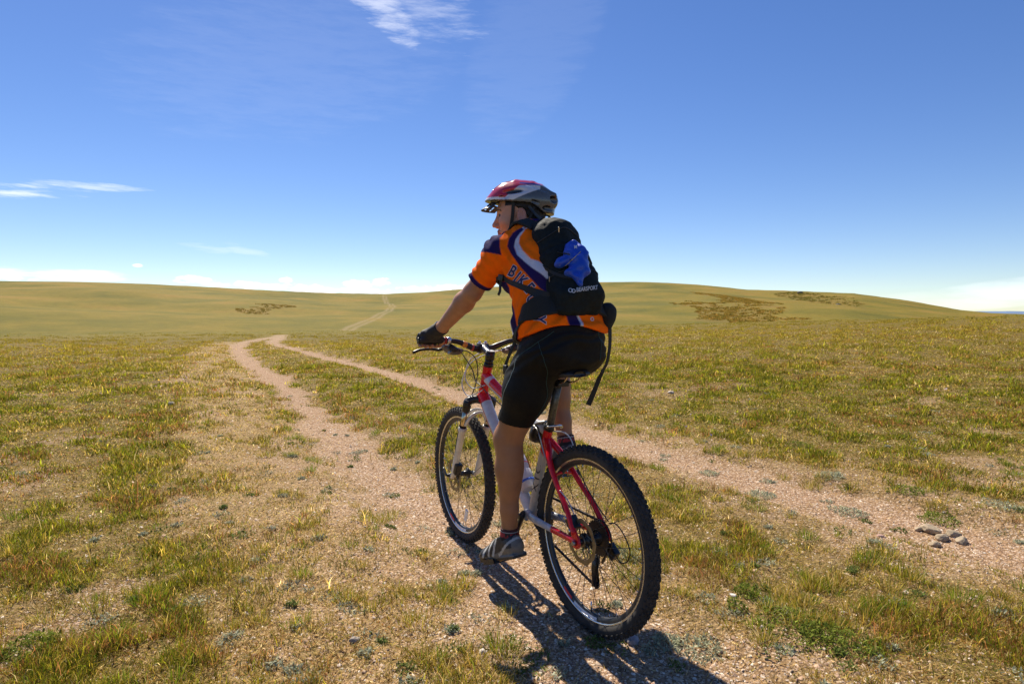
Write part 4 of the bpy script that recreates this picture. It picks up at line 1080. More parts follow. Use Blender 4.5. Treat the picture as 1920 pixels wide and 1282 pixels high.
# ---------------------------------------------------------------- rider: signed-distance modelling, meshed with surface nets
class Field:
    def __init__(s, lo, hi, h):
        s.lo = np.array(lo, float); s.h = h
        s.n = np.ceil((np.array(hi) - s.lo) / h).astype(int) + 1
        s.a = np.full(s.n, 1.0, np.float32)
    def box(s, lo, hi):
        i0 = np.clip(np.floor((np.array(lo) - s.lo) / s.h).astype(int), 0, s.n); i1 = np.clip(np.ceil((np.array(hi) - s.lo) / s.h).astype(int) + 1, 0, s.n)
        return i0, i1
    def pts(s, i0, i1):
        g = [s.lo[k] + s.h * np.arange(i0[k], i1[k]) for k in range(3)]
        return np.stack(np.meshgrid(*g, indexing='ij'), -1)
    def apply(s, prim, k=.01, op='add'):
        lo, hi, fn = prim; m = k + 3 * s.h
        i0, i1 = s.box(lo - m, hi + m)
        if (i1 <= i0).any(): return
        sl = tuple(slice(i0[q], i1[q]) for q in range(3))
        d = fn(s.pts(i0, i1)).astype(np.float32); a = s.a[sl]
        if op == 'add':
            hh = np.clip(k - np.abs(a - d), 0, None) / k if k > 0 else 0
            s.a[sl] = np.minimum(a, d) - hh * hh * k * .25
        elif op == 'cut':
            d = -d; hh = np.clip(k - np.abs(a - d), 0, None) / k if k > 0 else 0
            s.a[sl] = np.maximum(a, d) + hh * hh * k * .25
        elif op == 'disp': s.a[sl] = a + d
    def clip(s, fn):
        """keep fn < 0"""
        i0 = np.zeros(3, int); s.a = np.maximum(s.a, fn(s.pts(i0, s.n)).astype(np.float32))
    def mesh(s):
        a = s.a; nx, ny, nz = a.shape
        ins = a < 0
        c = [(i, j, k) for i in (0, 1) for j in (0, 1) for k in (0, 1)]
        cnt = sum(ins[i:nx - 1 + i, j:ny - 1 + j, k:nz - 1 + k].astype(np.int8) for i, j, k in c)
        I = np.argwhere((cnt > 0) & (cnt < 8)); v = np.stack([a[I[:, 0] + i, I[:, 1] + j, I[:, 2] + k] for i, j, k in c], 1)
        C = np.array(c, float); acc = np.zeros((len(I), 3)); w = np.zeros(len(I))
        for p in range(8):
            for q in range(p + 1, 8):
                if np.abs(C[p] - C[q]).sum() != 1: continue
                m = (v[:, p] < 0) != (v[:, q] < 0)
                t = v[:, p] / (v[:, p] - v[:, q] + 1e-12)
                acc += np.where(m[:, None], C[p] + t[:, None] * (C[q] - C[p]), 0); w += m
        V = s.lo + s.h * (I + acc / w[:, None])
        idx = np.full((nx - 1, ny - 1, nz - 1), -1, np.int32); idx[I[:, 0], I[:, 1], I[:, 2]] = np.arange(len(I))
        F = []
        for ax in range(3):
            b = (ax + 1) % 3; d = (ax + 2) % 3
            sl0 = [slice(1, -1)] * 3; sl1 = [slice(1, -1)] * 3; sl0[ax] = slice(0, -1); sl1[ax] = slice(1, None)
            x0 = ins[tuple(sl0)]; x1 = ins[tuple(sl1)]
            E = np.argwhere(x0 != x1); 
            off = np.ones(3, int); off[ax] = 0; E = E + off
            flip = ins[E[:, 0], E[:, 1], E[:, 2]]
            def at(db, dd):
                q = E.copy(); q[:, b] += db; q[:, d] += dd; return idx[q[:, 0], q[:, 1], q[:, 2]]
            f = np.stack([at(-1, -1), at(0, -1), at(0, 0), at(-1, 0)], 1)
            f[~flip] = f[~flip][:, ::-1]; F.append(f)
        F = np.concatenate(F); F = F[(F >= 0).all(1)]
        return V, F

def _nrm(v): v = np.array(v, float); return v / np.linalg.norm(v)
def cone(p0, p1, r0, r1, side=None, a0=1., a1=None):
    """tapered limb segment; a0/a1 = aspect: radius along 'side' is r*a"""
    p0 = np.array(p0, float); p1 = np.array(p1, float); T = p1 - p0; L = np.linalg.norm(T); T = T / L
    a1 = a0 if a1 is None else a1
    u = np.array([0, 1., 0]) if side is None else np.array(side, float)
    u = u - T * (u @ T)
    if np.linalg.norm(u) < 1e-3: u = np.array([1., 0, 0]) - T * T[0]
    u /= np.linalg.norm(u); w = np.cross(T, u); m = max(r0 * max(a0, 1), r1 * max(a1, 1))
    def fn(P):
        q = P - p0; z = q @ T; x = q @ u; y = q @ w
        t = np.clip(z / L, 0, 1); r = r0 + (r1 - r0) * t; rx = r * (a0 + (a1 - a0) * t); zz = z - t * L
        n1 = np.sqrt((x / rx) ** 2 + (y / r) ** 2 + (zz / r) ** 2) + 1e-9; n2 = np.sqrt((x / rx ** 2) ** 2 + (y / r ** 2) ** 2 + (zz / r ** 2) ** 2) + 1e-9
        return n1 * (n1 - 1) / n2
    return np.minimum(p0, p1) - m, np.maximum(p0, p1) + m, fn
def ell(c, r, A=None):
    c = np.array(c, float); r = np.array(r, float); A = np.eye(3) if A is None else np.array(A, float); m = r.max()
    def fn(P):
        q = (P - c) @ A.T; n1 = np.sqrt(((q / r) ** 2).sum(-1)) + 1e-9; n2 = np.sqrt(((q / r ** 2) ** 2).sum(-1)) + 1e-9
        return n1 * (n1 - 1) / n2
    return c - m, c + m, fn
def rbox(c, h, rad, A=None):
    c = np.array(c, float); h = np.array(h, float) - rad; A = np.eye(3) if A is None else np.array(A, float); m = np.linalg.norm(h) + rad
    def fn(P):
        q = np.abs((P - c) @ A.T) - h
        return np.linalg.norm(np.maximum(q, 0), axis=-1) + np.minimum(q.max(-1), 0) - rad
    return c - m, c + m, fn
def grown(prim, g):
    lo, hi, fn = prim; return lo - g, hi + g, lambda P: fn(P) - g
def soft_col(colfn, V, N, d):
    c = 0
    for o in ((0, 0, 0), (d, 0, 0), (-d, 0, 0), (0, d, 0), (0, -d, 0), (0, 0, d), (0, 0, -d)): c = c + colfn(V + np.array(o), N)
    return c / 7
def sdf_mesh(F, name, mat, parent, colfn=None, sm=2, aa=0):
    V, Q = F.mesh()
    # light Laplacian smoothing, removes the grid pattern
    for it in range(sm):
        acc = np.zeros_like(V); cnt = np.zeros(len(V))
        for k in range(4):
            for o in (1, 3):
                np.add.at(acc, Q[:, k], V[Q[:, (k + o) % 4]]); np.add.at(cnt, Q[:, k], 1)
        V = V * .5 + .5 * acc / np.maximum(cnt, 1)[:, None]
    me = mesh_np(name, V, Q)
    if colfn is not None:
        nn = np.zeros(len(V) * 3); me.vertices.foreach_get('normal', nn); add_color(me, 'Col', soft_col(colfn, V, nn.reshape(-1, 3), aa) if aa else colfn(V, nn.reshape(-1, 3)))
    return link(name, me, mat, parent)

person = empty('person', BIKE_LOC, HEAD)
tag(person, 'person in an orange cycling jersey, black shorts and red and white helmet riding the bicycle', 'person')

# joints
SH_L, EL_L, WR_L = (.375, .170, 1.410), (.512, .226, 1.262), (.772, .252, 1.104)
SH_R, EL_R, WR_R = (.395, -.150, 1.412), (.52, -.285, 1.262), (.770, -.262, 1.104)
HIP_L, KN_L, AN_L = (.205, .090, 1.012), (.375, .135, .668), (.378, .128, .258)
HIP_R, KN_R, AN_R = (.205, -.078, 1.012), (.500, -.165, .975), (.388, -.165, .600)
LA = _nrm((0, 1, 0))
TORSO = [((.170, 0, 1.03), .080, 1.35), ((.175, 0, 1.085), .094, 1.38), ((.205, 0, 1.19), .100, 1.34), ((.245, 0, 1.29), .115, 1.36), ((.300, .012, 1.375), .105, 1.38), ((.345, .015, 1.442), .080, 1.50), ((.385, .015, 1.492), .058, 1.4)]
def torso(g=0.):
    out = []
    for k in range(len(TORSO) - 1):
        (a, ra, aa), (b, rb, ab) = TORSO[k], TORSO[k + 1]
        out.append(cone(a, b, ra + g, rb + g, LA, aa, ab))
    return out
def mus(prims, F, k=.02, g=0.):
    for p in prims: F.apply(grown(p, g) if g else p, k)

# head frame
FD = _nrm((.57, .82, -.05)); HL = _nrm(np.cross((0, 0, 1.), FD)); HU = np.cross(FD, HL)
tilt = .10; HL, HU = HL * cos(tilt) + HU * sin(tilt) * 0, HU
HA = np.array([FD, HL, HU]); HC = np.array([.470, .028, 1.583])
def H(x, y, z): return HC + np.array([x, y, z]) @ HA
def head_prims():
    P = []
    P.append((ell(H(-.012, 0, .035), (.097, .076, .086), HA), .01))
    P.append((ell(H(.028, 0, -.012), (.060, .064, .078), HA), .03))
    P.append((cone(H(.022, .0, -.055), H(.052, 0, -.092), .052, .026, HL, 1.0), .03))
    P.append((ell(H(.070, 0, -.104), (.019, .022, .014), HA), .018))
    P.append((ell(H(.066, .020, .024), (.022, .032, .012), HA), .014)); P.append((ell(H(.066, -.020, .024), (.022, .032, .012), HA), .014))
    for s in (1, -1): P.append((ell(H(.050, .040 * s, -.028), (.028, .024, .024), HA), .02)); P.append((cone(H(-.005, .052 * s, -.045), H(.045, .030 * s, -.092), .020, .016), .022))
    P.append((cone(H(.086, 0, .004), H(.104, 0, -.030), .0075, .0100), .012)); P.append((ell(H(.103, 0, -.036), (.012, .011, .0095), HA), .008))
    for s in (1, -1): P.append((ell(H(.094, .0115 * s, -.040), (.010, .0065, .0075), HA), .006))
    P.append((ell(H(.078, 0, -.064), (.015, .022, .016), HA), .012))
    P.append((ell(H(.088, 0, -.0605), (.0075, .019, .0050), HA), .004)); P.append((ell(H(.086, 0, -.0725), (.0080, .017, .0055), HA), .004))
    return P
def build_body():
    F = Field((-.06, -.42, .07), (.92, .42, 1.74), .0042)
    for p in torso(): F.apply(p, .02)
    # glutes
    for s in (1, -1): F.apply(ell((.150, .060 * s, 1.035), (.06, .06, .040)), .03)
    # arms
    for SH, EL, WR, s in ((SH_L, EL_L, WR_L, 1), (SH_R, EL_R, WR_R, -1)):
        SH, EL, WR = map(np.array, (SH, EL, WR))
        F.apply(cone((.345, .09 * s, 1.435), SH, .055, .052), .03)
        F.apply(ell(SH + (EL - SH) * .12, (.060, .055, .062)), .02)
        F.apply(cone(SH, EL, .050, .037, (0, 1, 0), .95), .02)
        F.apply(ell(SH + (EL - SH) * .55 + np.array([.012, 0, .012]), (.05, .036, .04)), .03)
        m = EL + (WR - EL) * .26
        F.apply(cone(EL, m, .037, .0415, (0, 1, 0), 1.0), .02); F.apply(cone(m, WR, .0415, .0255, (0, 1, 0), 1.02, 1.12), .02)
        F.apply(ell(EL + np.array([-.018, 0, -.016]), (.018, .018, .018)), .02)
    # legs
    def leg(HP, KN, AN, s, fwd):
        HP, KN, AN = map(np.array, (HP, KN, AN)); T = _nrm(AN - KN); fw_ = np.array(fwd); fw_ = _nrm(fw_ - T * (fw_ @ T)); TT = _nrm(KN - HP)
        F.apply(cone(HP + (KN - HP) * .06, HP + (KN - HP) * .45, .066, .070), .03); F.apply(cone(HP + (KN - HP) * .45, KN, .078, .0555), .03)
        F.apply(ell(KN + fw_ * .008, (.054, .053, .060)), .02); F.apply(ell(KN + fw_ * .040 + T * .004, (.024, .026, .030)), .025)
        c = KN + (AN - KN) * .30
        F.apply(cone(KN, c, .050, .053), .03); F.apply(cone(c, KN + (AN - KN) * .72, .053, .036), .03); F.apply(cone(KN + (AN - KN) * .72, AN, .035, .031), .02)
        F.apply(cone(KN + (AN - KN) * .14 - fw_ * .018 + np.array([0, .012 * s, 0]), KN + (AN - KN) * .46 - fw_ * .018, .036, .030), .03)
        F.apply(cone(KN + (AN - KN) * .16 - fw_ * .016 - np.array([0, .014 * s, 0]), KN + (AN - KN) * .50 - fw_ * .014, .034, .026), .03)
        F.apply(cone(KN + fw_ * .030, AN + fw_ * .012, .022, .018), .02)
        for q in (1, -1): F.apply(ell(AN + np.array([0, .026 * q, 0]), (.014, .012, .014)), .012)
    leg(HIP_L, KN_L, AN_L, 1, (1, 0, 0)); leg(HIP_R, KN_R, AN_R, -1, (1, 0, .3))
    # neck and head
    F.apply(cone((.372, .0, 1.455), H(-.030, 0, -.070), .064, .053), .03)
    F.apply(cone(H(-.035, .035, -.03), (.40, .03, 1.47), .020, .018), .02)
    for p, k in head_prims(): F.apply(p, k)
    for s in (1, -1):
        F.apply(ell(H(.083, .031 * s, .003), (.014, .017, .011), HA), .012, 'cut'); F.apply(ell(H(.070, .031 * s, .002), (.0135, .0145, .0125), HA), .004)
        F.apply(cone(H(.080, .020 * s, .0105), H(.066, .048 * s, .006), .0045, .0045), .003)      # lids
        F.apply(ell(H(.105, .006 * s, -.0445), (.004, .003, .003), HA), .002, 'cut')
        # ear
        eA = np.array([_nrm(FD + HL * .25 * s), _nrm(HL * s - FD * .25), HU])
        F.apply(ell(H(-.016, .084 * s, -.014), (.0205, .0085, .0340), eA), .006); F.apply(ell(H(-.012, .092 * s, -.008), (.0115, .0060, .0205), eA), .005, 'cut')
        F.apply(cone(H(-.002, .082 * s, -.018), H(-.004, .085 * s, -.026), .005, .004), .004); F.apply(ell(H(-.009, .081 * s, -.044), (.0100, .0065, .0095), eA), .005)
    # hands: palm over the grip, fingers and thumb curled round it
    for s in (1, -1):
        gA = np.array(st((.826, .335 * s, 1.046))); gB = np.array(st((.838, .225 * s, 1.044))); ax = _nrm(gB - gA)
        WR = np.array(WR_L if s > 0 else WR_R); mid = gA + (gB - gA) * .44
        fwd = _nrm(np.cross(ax, (0, 0, 1.)) * -1); fwd = fwd * np.sign(fwd[0]); up = np.array([0, 0, 1.])
        F.apply(cone(WR, mid - fwd * .020 + up * .026, .027, .026, ax, 1.2, 1.45), .015)
        F.apply(cone(mid - ax * .030 + up * .029 - fwd * .012, mid + ax * .034 + up * .029 - fwd * .012, .0145, .0150), .012)
        LEN = (.90, 1.02, 1.06, .98)
        for q in range(4):
            c = gA + (gB - gA) * (.10 + .22 * q) ; r = (.0085, .0095, .0100, .0095)[q]; Lq = LEN[q]; R = .0165 + r
            pr = None
            for a_ in (112, 66, 22, -25 * Lq, -72 * Lq, -112 * Lq):
                an = radians(a_); p = c + (fwd * cos(an) + up * sin(an)) * (R + .001)
                if pr is not None: F.apply(cone(pr, p, r, r * .97), .002)
                pr = p
        th0 = mid + ax * .040 + up * .016 - fwd * .024; th1 = mid + ax * .058 - fwd * .024 - up * .006; th2 = mid + ax * .056 + fwd * .004 - up * .026
        F.apply(cone(mid + ax * .012 - fwd * .026 + up * .020, th0, .016, .014), .01); F.apply(cone(th0, th1, .0125, .0110), .006); F.apply(cone(th1, th2, .0108, .0092), .004)
    def col(V, N):
        L = (V - HC) @ HA.T; x, y, z = L.T
        c = np.tile(np.array([.42, .195, .100]), (len(V), 1))
        n = noise3(V, .05, 4)[:, None]; c = c * (.86 + .28 * n) * (.93 + .14 * noise3(V, .012, 14)[:, None])
        head = (V[:, 2] > 1.47) & (np.abs(x) < .2); face = np.array([.60, .31, .195])
        c[head] = face * (.93 + .14 * n[head])
        lower = V[:, 2] < .95; c[lower] = np.array([.33, .150, .070]) * (.9 + .2 * n[lower])
        c = np.where((head & (x > .045) & (np.abs(y) < .055) & (z < -.015) & (z > -.05))[:, None], c * np.array([1.08, .92, .9]), c)   # cheeks
        lip = head & (x > .078) & (np.abs(y) < .021) & (z < -.055) & (z > -.078); c[lip] = (.36, .12, .10)
        for s in (1, -1):
            e = head & (((x - .078) ** 2 + ((y - .031 * s) * .8) ** 2 + ((z - .001) * 2.1) ** 2) < .0132 ** 2); c[e] = (.05, .028, .020)
            bz = z - (.0235 - (np.abs(y - .030 * s) / .024) ** 2 * .004); b = head & (np.abs(bz) < .0036) & (np.abs(y - .031 * s) < .023) & (x > .03); c[b] = (.028, .018, .014)
        earh = head & (np.abs(y) > .076) & (z < .03) & (z > -.06) & (x < .02); c[earh] = (.50, .22, .16)
        # short cropped hair root line on the skull
        hair = head & (z > -.005 + .9 * np.clip(x - .0, 0, 1) * .9) & (x < .052) ; c[hair & (~earh) & ((x < -.02) | (z > .035))] = (.014, .011, .010)
        return c
    m = pmat('skin', (1, 1, 1), .48, attr='Col', var=.08, vscale=35, bump=.0006, bscale=420, spec=.45)
    b = [n for n in m.node_tree.nodes if n.type == 'BSDF_PRINCIPLED'][0]; b.inputs['Subsurface Weight'].default_value = .12; b.inputs['Subsurface Radius'].default_value = (.010, .004, .002); b.inputs['Subsurface Scale'].default_value = 1
    return sdf_mesh(F, 'body', m, person, col, 1)
body = build_body()

# --- hair: short dark cap showing below the helmet
def build_hair():
    F = Field(HC - .16, HC + .16, .0026)
    F.apply(ell(H(-.014, 0, .036), (.102, .082, .092), HA), .001)
    F.apply(ell(H(-.050, 0, -.010), (.060, .066, .064), HA), .02)
    for s in (1, -1): F.apply(cone(H(.022, .066 * s, .02), H(.018, .0675 * s, -.022), .010, .005), .01)
    F.clip(lambda P: -(((P - HC) @ HA.T)[..., 2] + .062 + .4 * ((P - HC) @ HA.T)[..., 0] * (((P - HC) @ HA.T)[..., 0] < 0)))
    lo, hi = HC - .2, HC + .2
    F.apply((lo, hi, lambda P: (((P - HC) @ HA.T)[..., 0] - .020) * -1 + (((P - HC) @ HA.T)[..., 2] - .040) * 1.1), .004, 'cut')
    for s in (1, -1): F.apply(ell(H(-.014, .090 * s, -.018), (.028, .030, .044), HA), .004, 'cut')
    F.apply((lo, hi, lambda P: (noise3(P, .010, 3) - .5) * .006 + (noise3(P, .004, 8) - .5) * .003), 0, 'disp')
    sdf_mesh(F, 'hair', pmat('hair', (.012, .010, .009), .55, var=.4, vscale=250, bump=.002, bscale=600), person, sm=0)
build_hair()

# --- jersey
M_jersey = pmat('jersey_fabric', (1, 1, 1), .85, attr='Col', var=.05, vscale=60, bump=.0004, bscale=900, spec=.08)
def folds(P, amp, s, aniso, seed):
    return (noise3(P * np.array(aniso), s, seed) - .5) * amp
def jersey_prims(g):
    out = [(p, .03) for p in torso(.014 + g)]; out.append((cone((.150, 0, 1.085), (.195, 0, 1.19), .124, .122, LA, 1.36, 1.34), .03)); out.append((ell((.335, .085, 1.315), (.085, .105, .095)), .04)); out.append((cone((.335, .075, 1.455), (.375, .150, 1.430), .066, .060), .03))
    # belly and chest fullness, loose back
    out.append((ell((.265, .02, 1.12), (.125, .152 + g, .12)), .05)); out.append((ell((.235, .03, 1.22), (.115, .145 + g, .12)), .05)); out.append((ell((.18, 0, 1.10), (.125 + g, .160 + g, .075)), .04))
    out.append((ell((.33, .055, 1.375), (.085, .10, .09)), .04)); out.append((ell((.350, -.035, 1.375), (.080, .09, .09)), .04))
    for SH, EL, s in ((SH_L, EL_L, 1), (SH_R, EL_R, -1)):
        SH, EL = np.array(SH), np.array(EL)
        out.append((cone((.345, .08 * s, 1.430), SH, .066 + g, .062 + g), .03)); out.append((ell(SH + (EL - SH) * .10, (.070 + g, .064 + g, .070 + g)), .02))
        out.append((cone(SH, SH + (EL - SH) * .80, .060 + g, .053 + g), .03))
    return out
def hem(P):   # signed height above the hem line
    x = P[..., 0]; y = P[..., 1]
    return P[..., 2] - (1.096 + .035 * smooth(-.14, .06, y) * (1 - smooth(.06, .17, x)) - .22 * np.clip(x - .16, 0, .3) - .035 * smooth(.02, -.04, x) * 0)
NVY = np.array([.022, .014, .085]); WHT = np.array([.56, .58, .68])
JPRINT = [([(0.246, 1.515), (0.262, 1.506), (0.289, 1.489), (0.306, 1.462), (0.312, 1.432), (0.294, 1.397), (0.263, 1.351), (0.224, 1.304), (0.191, 1.268), (0.162, 1.248), (0.115, 1.225), (0.115, 1.27), (0.147, 1.292), (0.179, 1.318), (0.206, 1.342), (0.243, 1.366), (0.274, 1.396), (0.285, 1.427), (0.281, 1.457), (0.264, 1.483), (0.246, 1.496)], NVY),
          ([(0.242, 1.506), (0.264, 1.483), (0.281, 1.457), (0.285, 1.432), (0.274, 1.396), (0.243, 1.366), (0.218, 1.344), (0.179, 1.316), (0.14, 1.278), (0.12, 1.262), (0.125, 1.29), (0.155, 1.324), (0.172, 1.354), (0.194, 1.369), (0.223, 1.379), (0.253, 1.412), (0.267, 1.442), (0.264, 1.47), (0.245, 1.496)], WHT),
          ([(.420, 1.418), (.334, 1.399), (.341, 1.432), (.341, 1.465), (.318, 1.498), (.285, 1.53), (.42, 1.53)], NVY),
          ([(.345, 1.300), (.318, 1.300), (.304, 1.272), (.300, 1.230), (.286, 1.189), (.277, 1.139), (.269, 1.093), (.275, 1.05), (.40, 1.05), (.40, 1.30)], NVY),
          ([(.345, 1.250), (.322, 1.22), (.307, 1.18), (.300, 1.139), (.288, 1.093), (.285, 1.05), (.40, 1.05), (.40, 1.25)], WHT),
          ([(0.105, 1.19), (0.060, 1.19), (0.041, 1.135), (0.037, 1.09), (0.071, 1.09)], NVY),
          ([(0.067, 1.19), (0.053, 1.173), (0.034, 1.14), (0.030, 1.09), (0.041, 1.09), (0.044, 1.138), (0.055, 1.162)], WHT)]
def build_jersey():
    F = Field((-.02, -.36, .98), (.66, .36, 1.56), .0032)
    for p, k in jersey_prims(0): F.apply(p, k)
    T = _nrm(np.array(EL_L) - np.array(SH_L)); TR = _nrm(np.array(EL_R) - np.array(SH_R))
    aL = np.array(SH_L); aR = np.array(SH_R); L = np.linalg.norm(np.array(EL_L) - aL) * .86
    F.apply((F.lo, F.lo + F.h * F.n, lambda P: folds(P, .016, .075, (1, 1, .45), 11) + folds(P, .007, .035, (1, .6, 1), 12) + .0042 * np.sin((P[..., 2] * 1. + P[..., 0] * .9 + P[..., 1] * .3) * 88 + 5 * noise3(P, .09, 5)) * smooth(1.32, 1.16, P[..., 2]) + .0034 * np.sin((P[..., 2] * .8 - P[..., 0] * .9 - P[..., 1] * .5) * 120 + 6 * noise3(P, .07, 15)) * smooth(.10, .17, P[..., 1]) * smooth(1.26, 1.36, P[..., 2])), 0, 'disp')
    F.clip(lambda P: -hem(P))
    # sleeves end in a clean cuff; collar
    F.clip(lambda P: np.where((P[..., 1] > .12) & (P[..., 0] > .34), (P - aL) @ T - L * .86, -1.)); F.clip(lambda P: np.where((P[..., 1] < -.12) & (P[..., 0] > .34), (P - aR) @ TR - L * .86, -1.))
    # hollow mouths of cuff and hem
    for a, t in ((aL, T), (aR, TR)): F.apply(cone(a + t * (L * .86 - .003), a + t * (L * 1.2), .047, .049), .004, 'cut')
    nk = np.array([.372, .0, 1.455]); nt = _nrm(H(-.030, 0, -.070) - nk)
    F.apply(cone(nk, nk + nt * .040, .076, .070), .02)
    F.clip(lambda P: np.where(np.linalg.norm(P - nk - nt * .03, axis=-1) < .12, (P - nk) @ nt - .050, -1.))
    OR = np.array([1.0, .160, .004]); NV = np.array([.022, .014, .085]); WH = np.array([.62, .64, .72])
    # print laid out in a side plane of the torso: a = along (forward-left), b = height
    PA = np.array([.51, .86, 0.])
    def col(V, N):
        a = V @ PA; b = V[:, 2]
        c = np.tile(OR, (len(V), 1))
        q = np.stack([a, b], 1)
        back = (N @ np.array([.86, -.51, 0])) < .35      # surfaces that face the rear-left
        for Pg, cc in JPRINT:
            m = inpoly(a, b, Pg) & back & ~((V[:, 1] > .13) & (np.linalg.norm(V - aL - np.outer((V - aL) @ T, T), axis=1) < .085) & ((V - aL) @ T > .07)); c[m] = cc
        # shoulder panel and cuffs
        t = (V - aL) @ T; r_ = np.linalg.norm(V - aL - np.outer(t, T), axis=1)
        sl = (V[:, 1] > .10) & (r_ < .12)
        c[sl & (t > L * .86 - .020)] = NV
        tr = (V - aR) @ TR; rr_ = np.linalg.norm(V - aR - np.outer(tr, TR), axis=1); c[(V[:, 1] < -.10) & (rr_ < .12) & (tr > L * .86 - .020)] = NV
        t2 = (V - nk) @ nt; c[(np.linalg.norm(V - nk - np.outer(t2, nt), axis=1) < .10) & (t2 > .026)] = NV
        front = ~back & (t < .02) & (b > 1.36) & (V[:, 1] > 0); c[front] = NV
        side = ~back & (b < 1.33) & (V[:, 1] > .05) & (((V @ np.array([.86, -.51, 0])) - .0) > .195 + (b - 1.1) * .35); c[side] = NV
        return c
    return sdf_mesh(F, 'jersey', M_jersey, person, col, 2, .0022)
jersey = build_jersey()

# --- shorts
def shorts_prims():
    o = [(cone((.165, 0, 1.035), (.172, 0, 1.09), .104, .112, LA, 1.42, 1.36), .03), (cone((.16, 0, 1.09), (.18, 0, 1.14), .118, .112, LA, 1.34, 1.34), .02)]
    for s in (1, -1): o.append((ell((.140, .068 * s, 1.020), (.080, .082, .060)), .04))
    for HP, KN in ((HIP_L, KN_L), (HIP_R, KN_R)):
        HP, KN = np.array(HP), np.array(KN)
        o.append((cone(HP, HP + (KN - HP) * .45, .092, .083), .035)); o.append((cone(HP + (KN - HP) * .45, KN, .083, .063), .03))
    L0, L1 = np.array(HIP_L), np.array(KN_L)
    o.append((ell(L0 + (L1 - L0) * .35 + np.array([.02, .0, 0]), (.098, .082, .12)), .04))
    o.append((ell((.175, 0, 1.0), (.10, .07, .040)), .04))
    return o
def build_shorts():
    F = Field((-.08, -.30, .66), (.60, .28, 1.16), .0042)
    for p, k in shorts_prims(): F.apply(p, k)
    F.apply((F.lo, F.lo + F.h * F.n, lambda P: folds(P, .008, .06, (1, 1, 1), 41) + .0022 * np.sin((P[..., 2] * .9 + P[..., 0] * .5) * 150 + 7 * noise3(P, .06, 44)) * smooth(.90, .98, P[..., 2])), 0, 'disp')
    T = _nrm(np.array(KN_L) - np.array(HIP_L)); h = np.array(HIP_L) + (np.array(KN_L) - np.array(HIP_L)) * .80
    Tc = _nrm(T + np.array([-.28, 0, 0]))
    F.clip(lambda P: np.where((P[..., 1] > -.02) & (P[..., 2] < .90), (P - h) @ Tc, -1.))
    T2 = _nrm(np.array(KN_R) - np.array(HIP_R)); h2 = np.array(HIP_R) + (np.array(KN_R) - np.array(HIP_R)) * .88
    F.clip(lambda P: np.where((P[..., 1] < -.02) & (P[..., 0] > .30), (P - h2) @ T2, -1.))
    F.clip(lambda P: P[..., 2] - 1.135)
    return sdf_mesh(F, 'shorts', pmat('lycra', (.0032, .0036, .0045), .62, var=.2, vscale=80, bump=.0003, bscale=900, spec=.22), person, sm=2)
shorts = build_shorts()

# --- socks, shoes
def sock(AN, KN, top, name='sock'):
    AN, KN = np.array(AN), np.array(KN); T = _nrm(KN - AN)
    F = Field(AN - .09, AN + .11, .0028)
    F.apply(cone(AN - T * .06, AN + T * .12, .0350, .0395), .01); F.apply(ell(AN, (.036, .036, .034)), .02)
    F.clip(lambda P: (P - AN) @ T - top); F.clip(lambda P: -((P - AN) @ T) - .055)
    def col(V, N):
        t = (V - AN) @ T - top; c = np.tile((.014, .012, .013), (len(V), 1)); ang = np.arctan2(V[:, 1] - AN[1], V[:, 0] - AN[0])
        m = (t > -.030) & (t < -.014) & (noise3(V * np.array([1, 1, .5]), .007, 2) > .42); c[m] = (.30, .025, .03)
        c[(t > -.0125) & (t < -.009)] = (.35, .32, .33); c[(t > -.006)] = (.05, .012, .015)
        return c
    return sdf_mesh(F, name, pmat('sock_knit', (1, 1, 1), .85, attr='Col', bump=.0005, bscale=900), person, col, 1)
sock(AN_L, KN_L, .040); sock(AN_R, KN_R, .046)
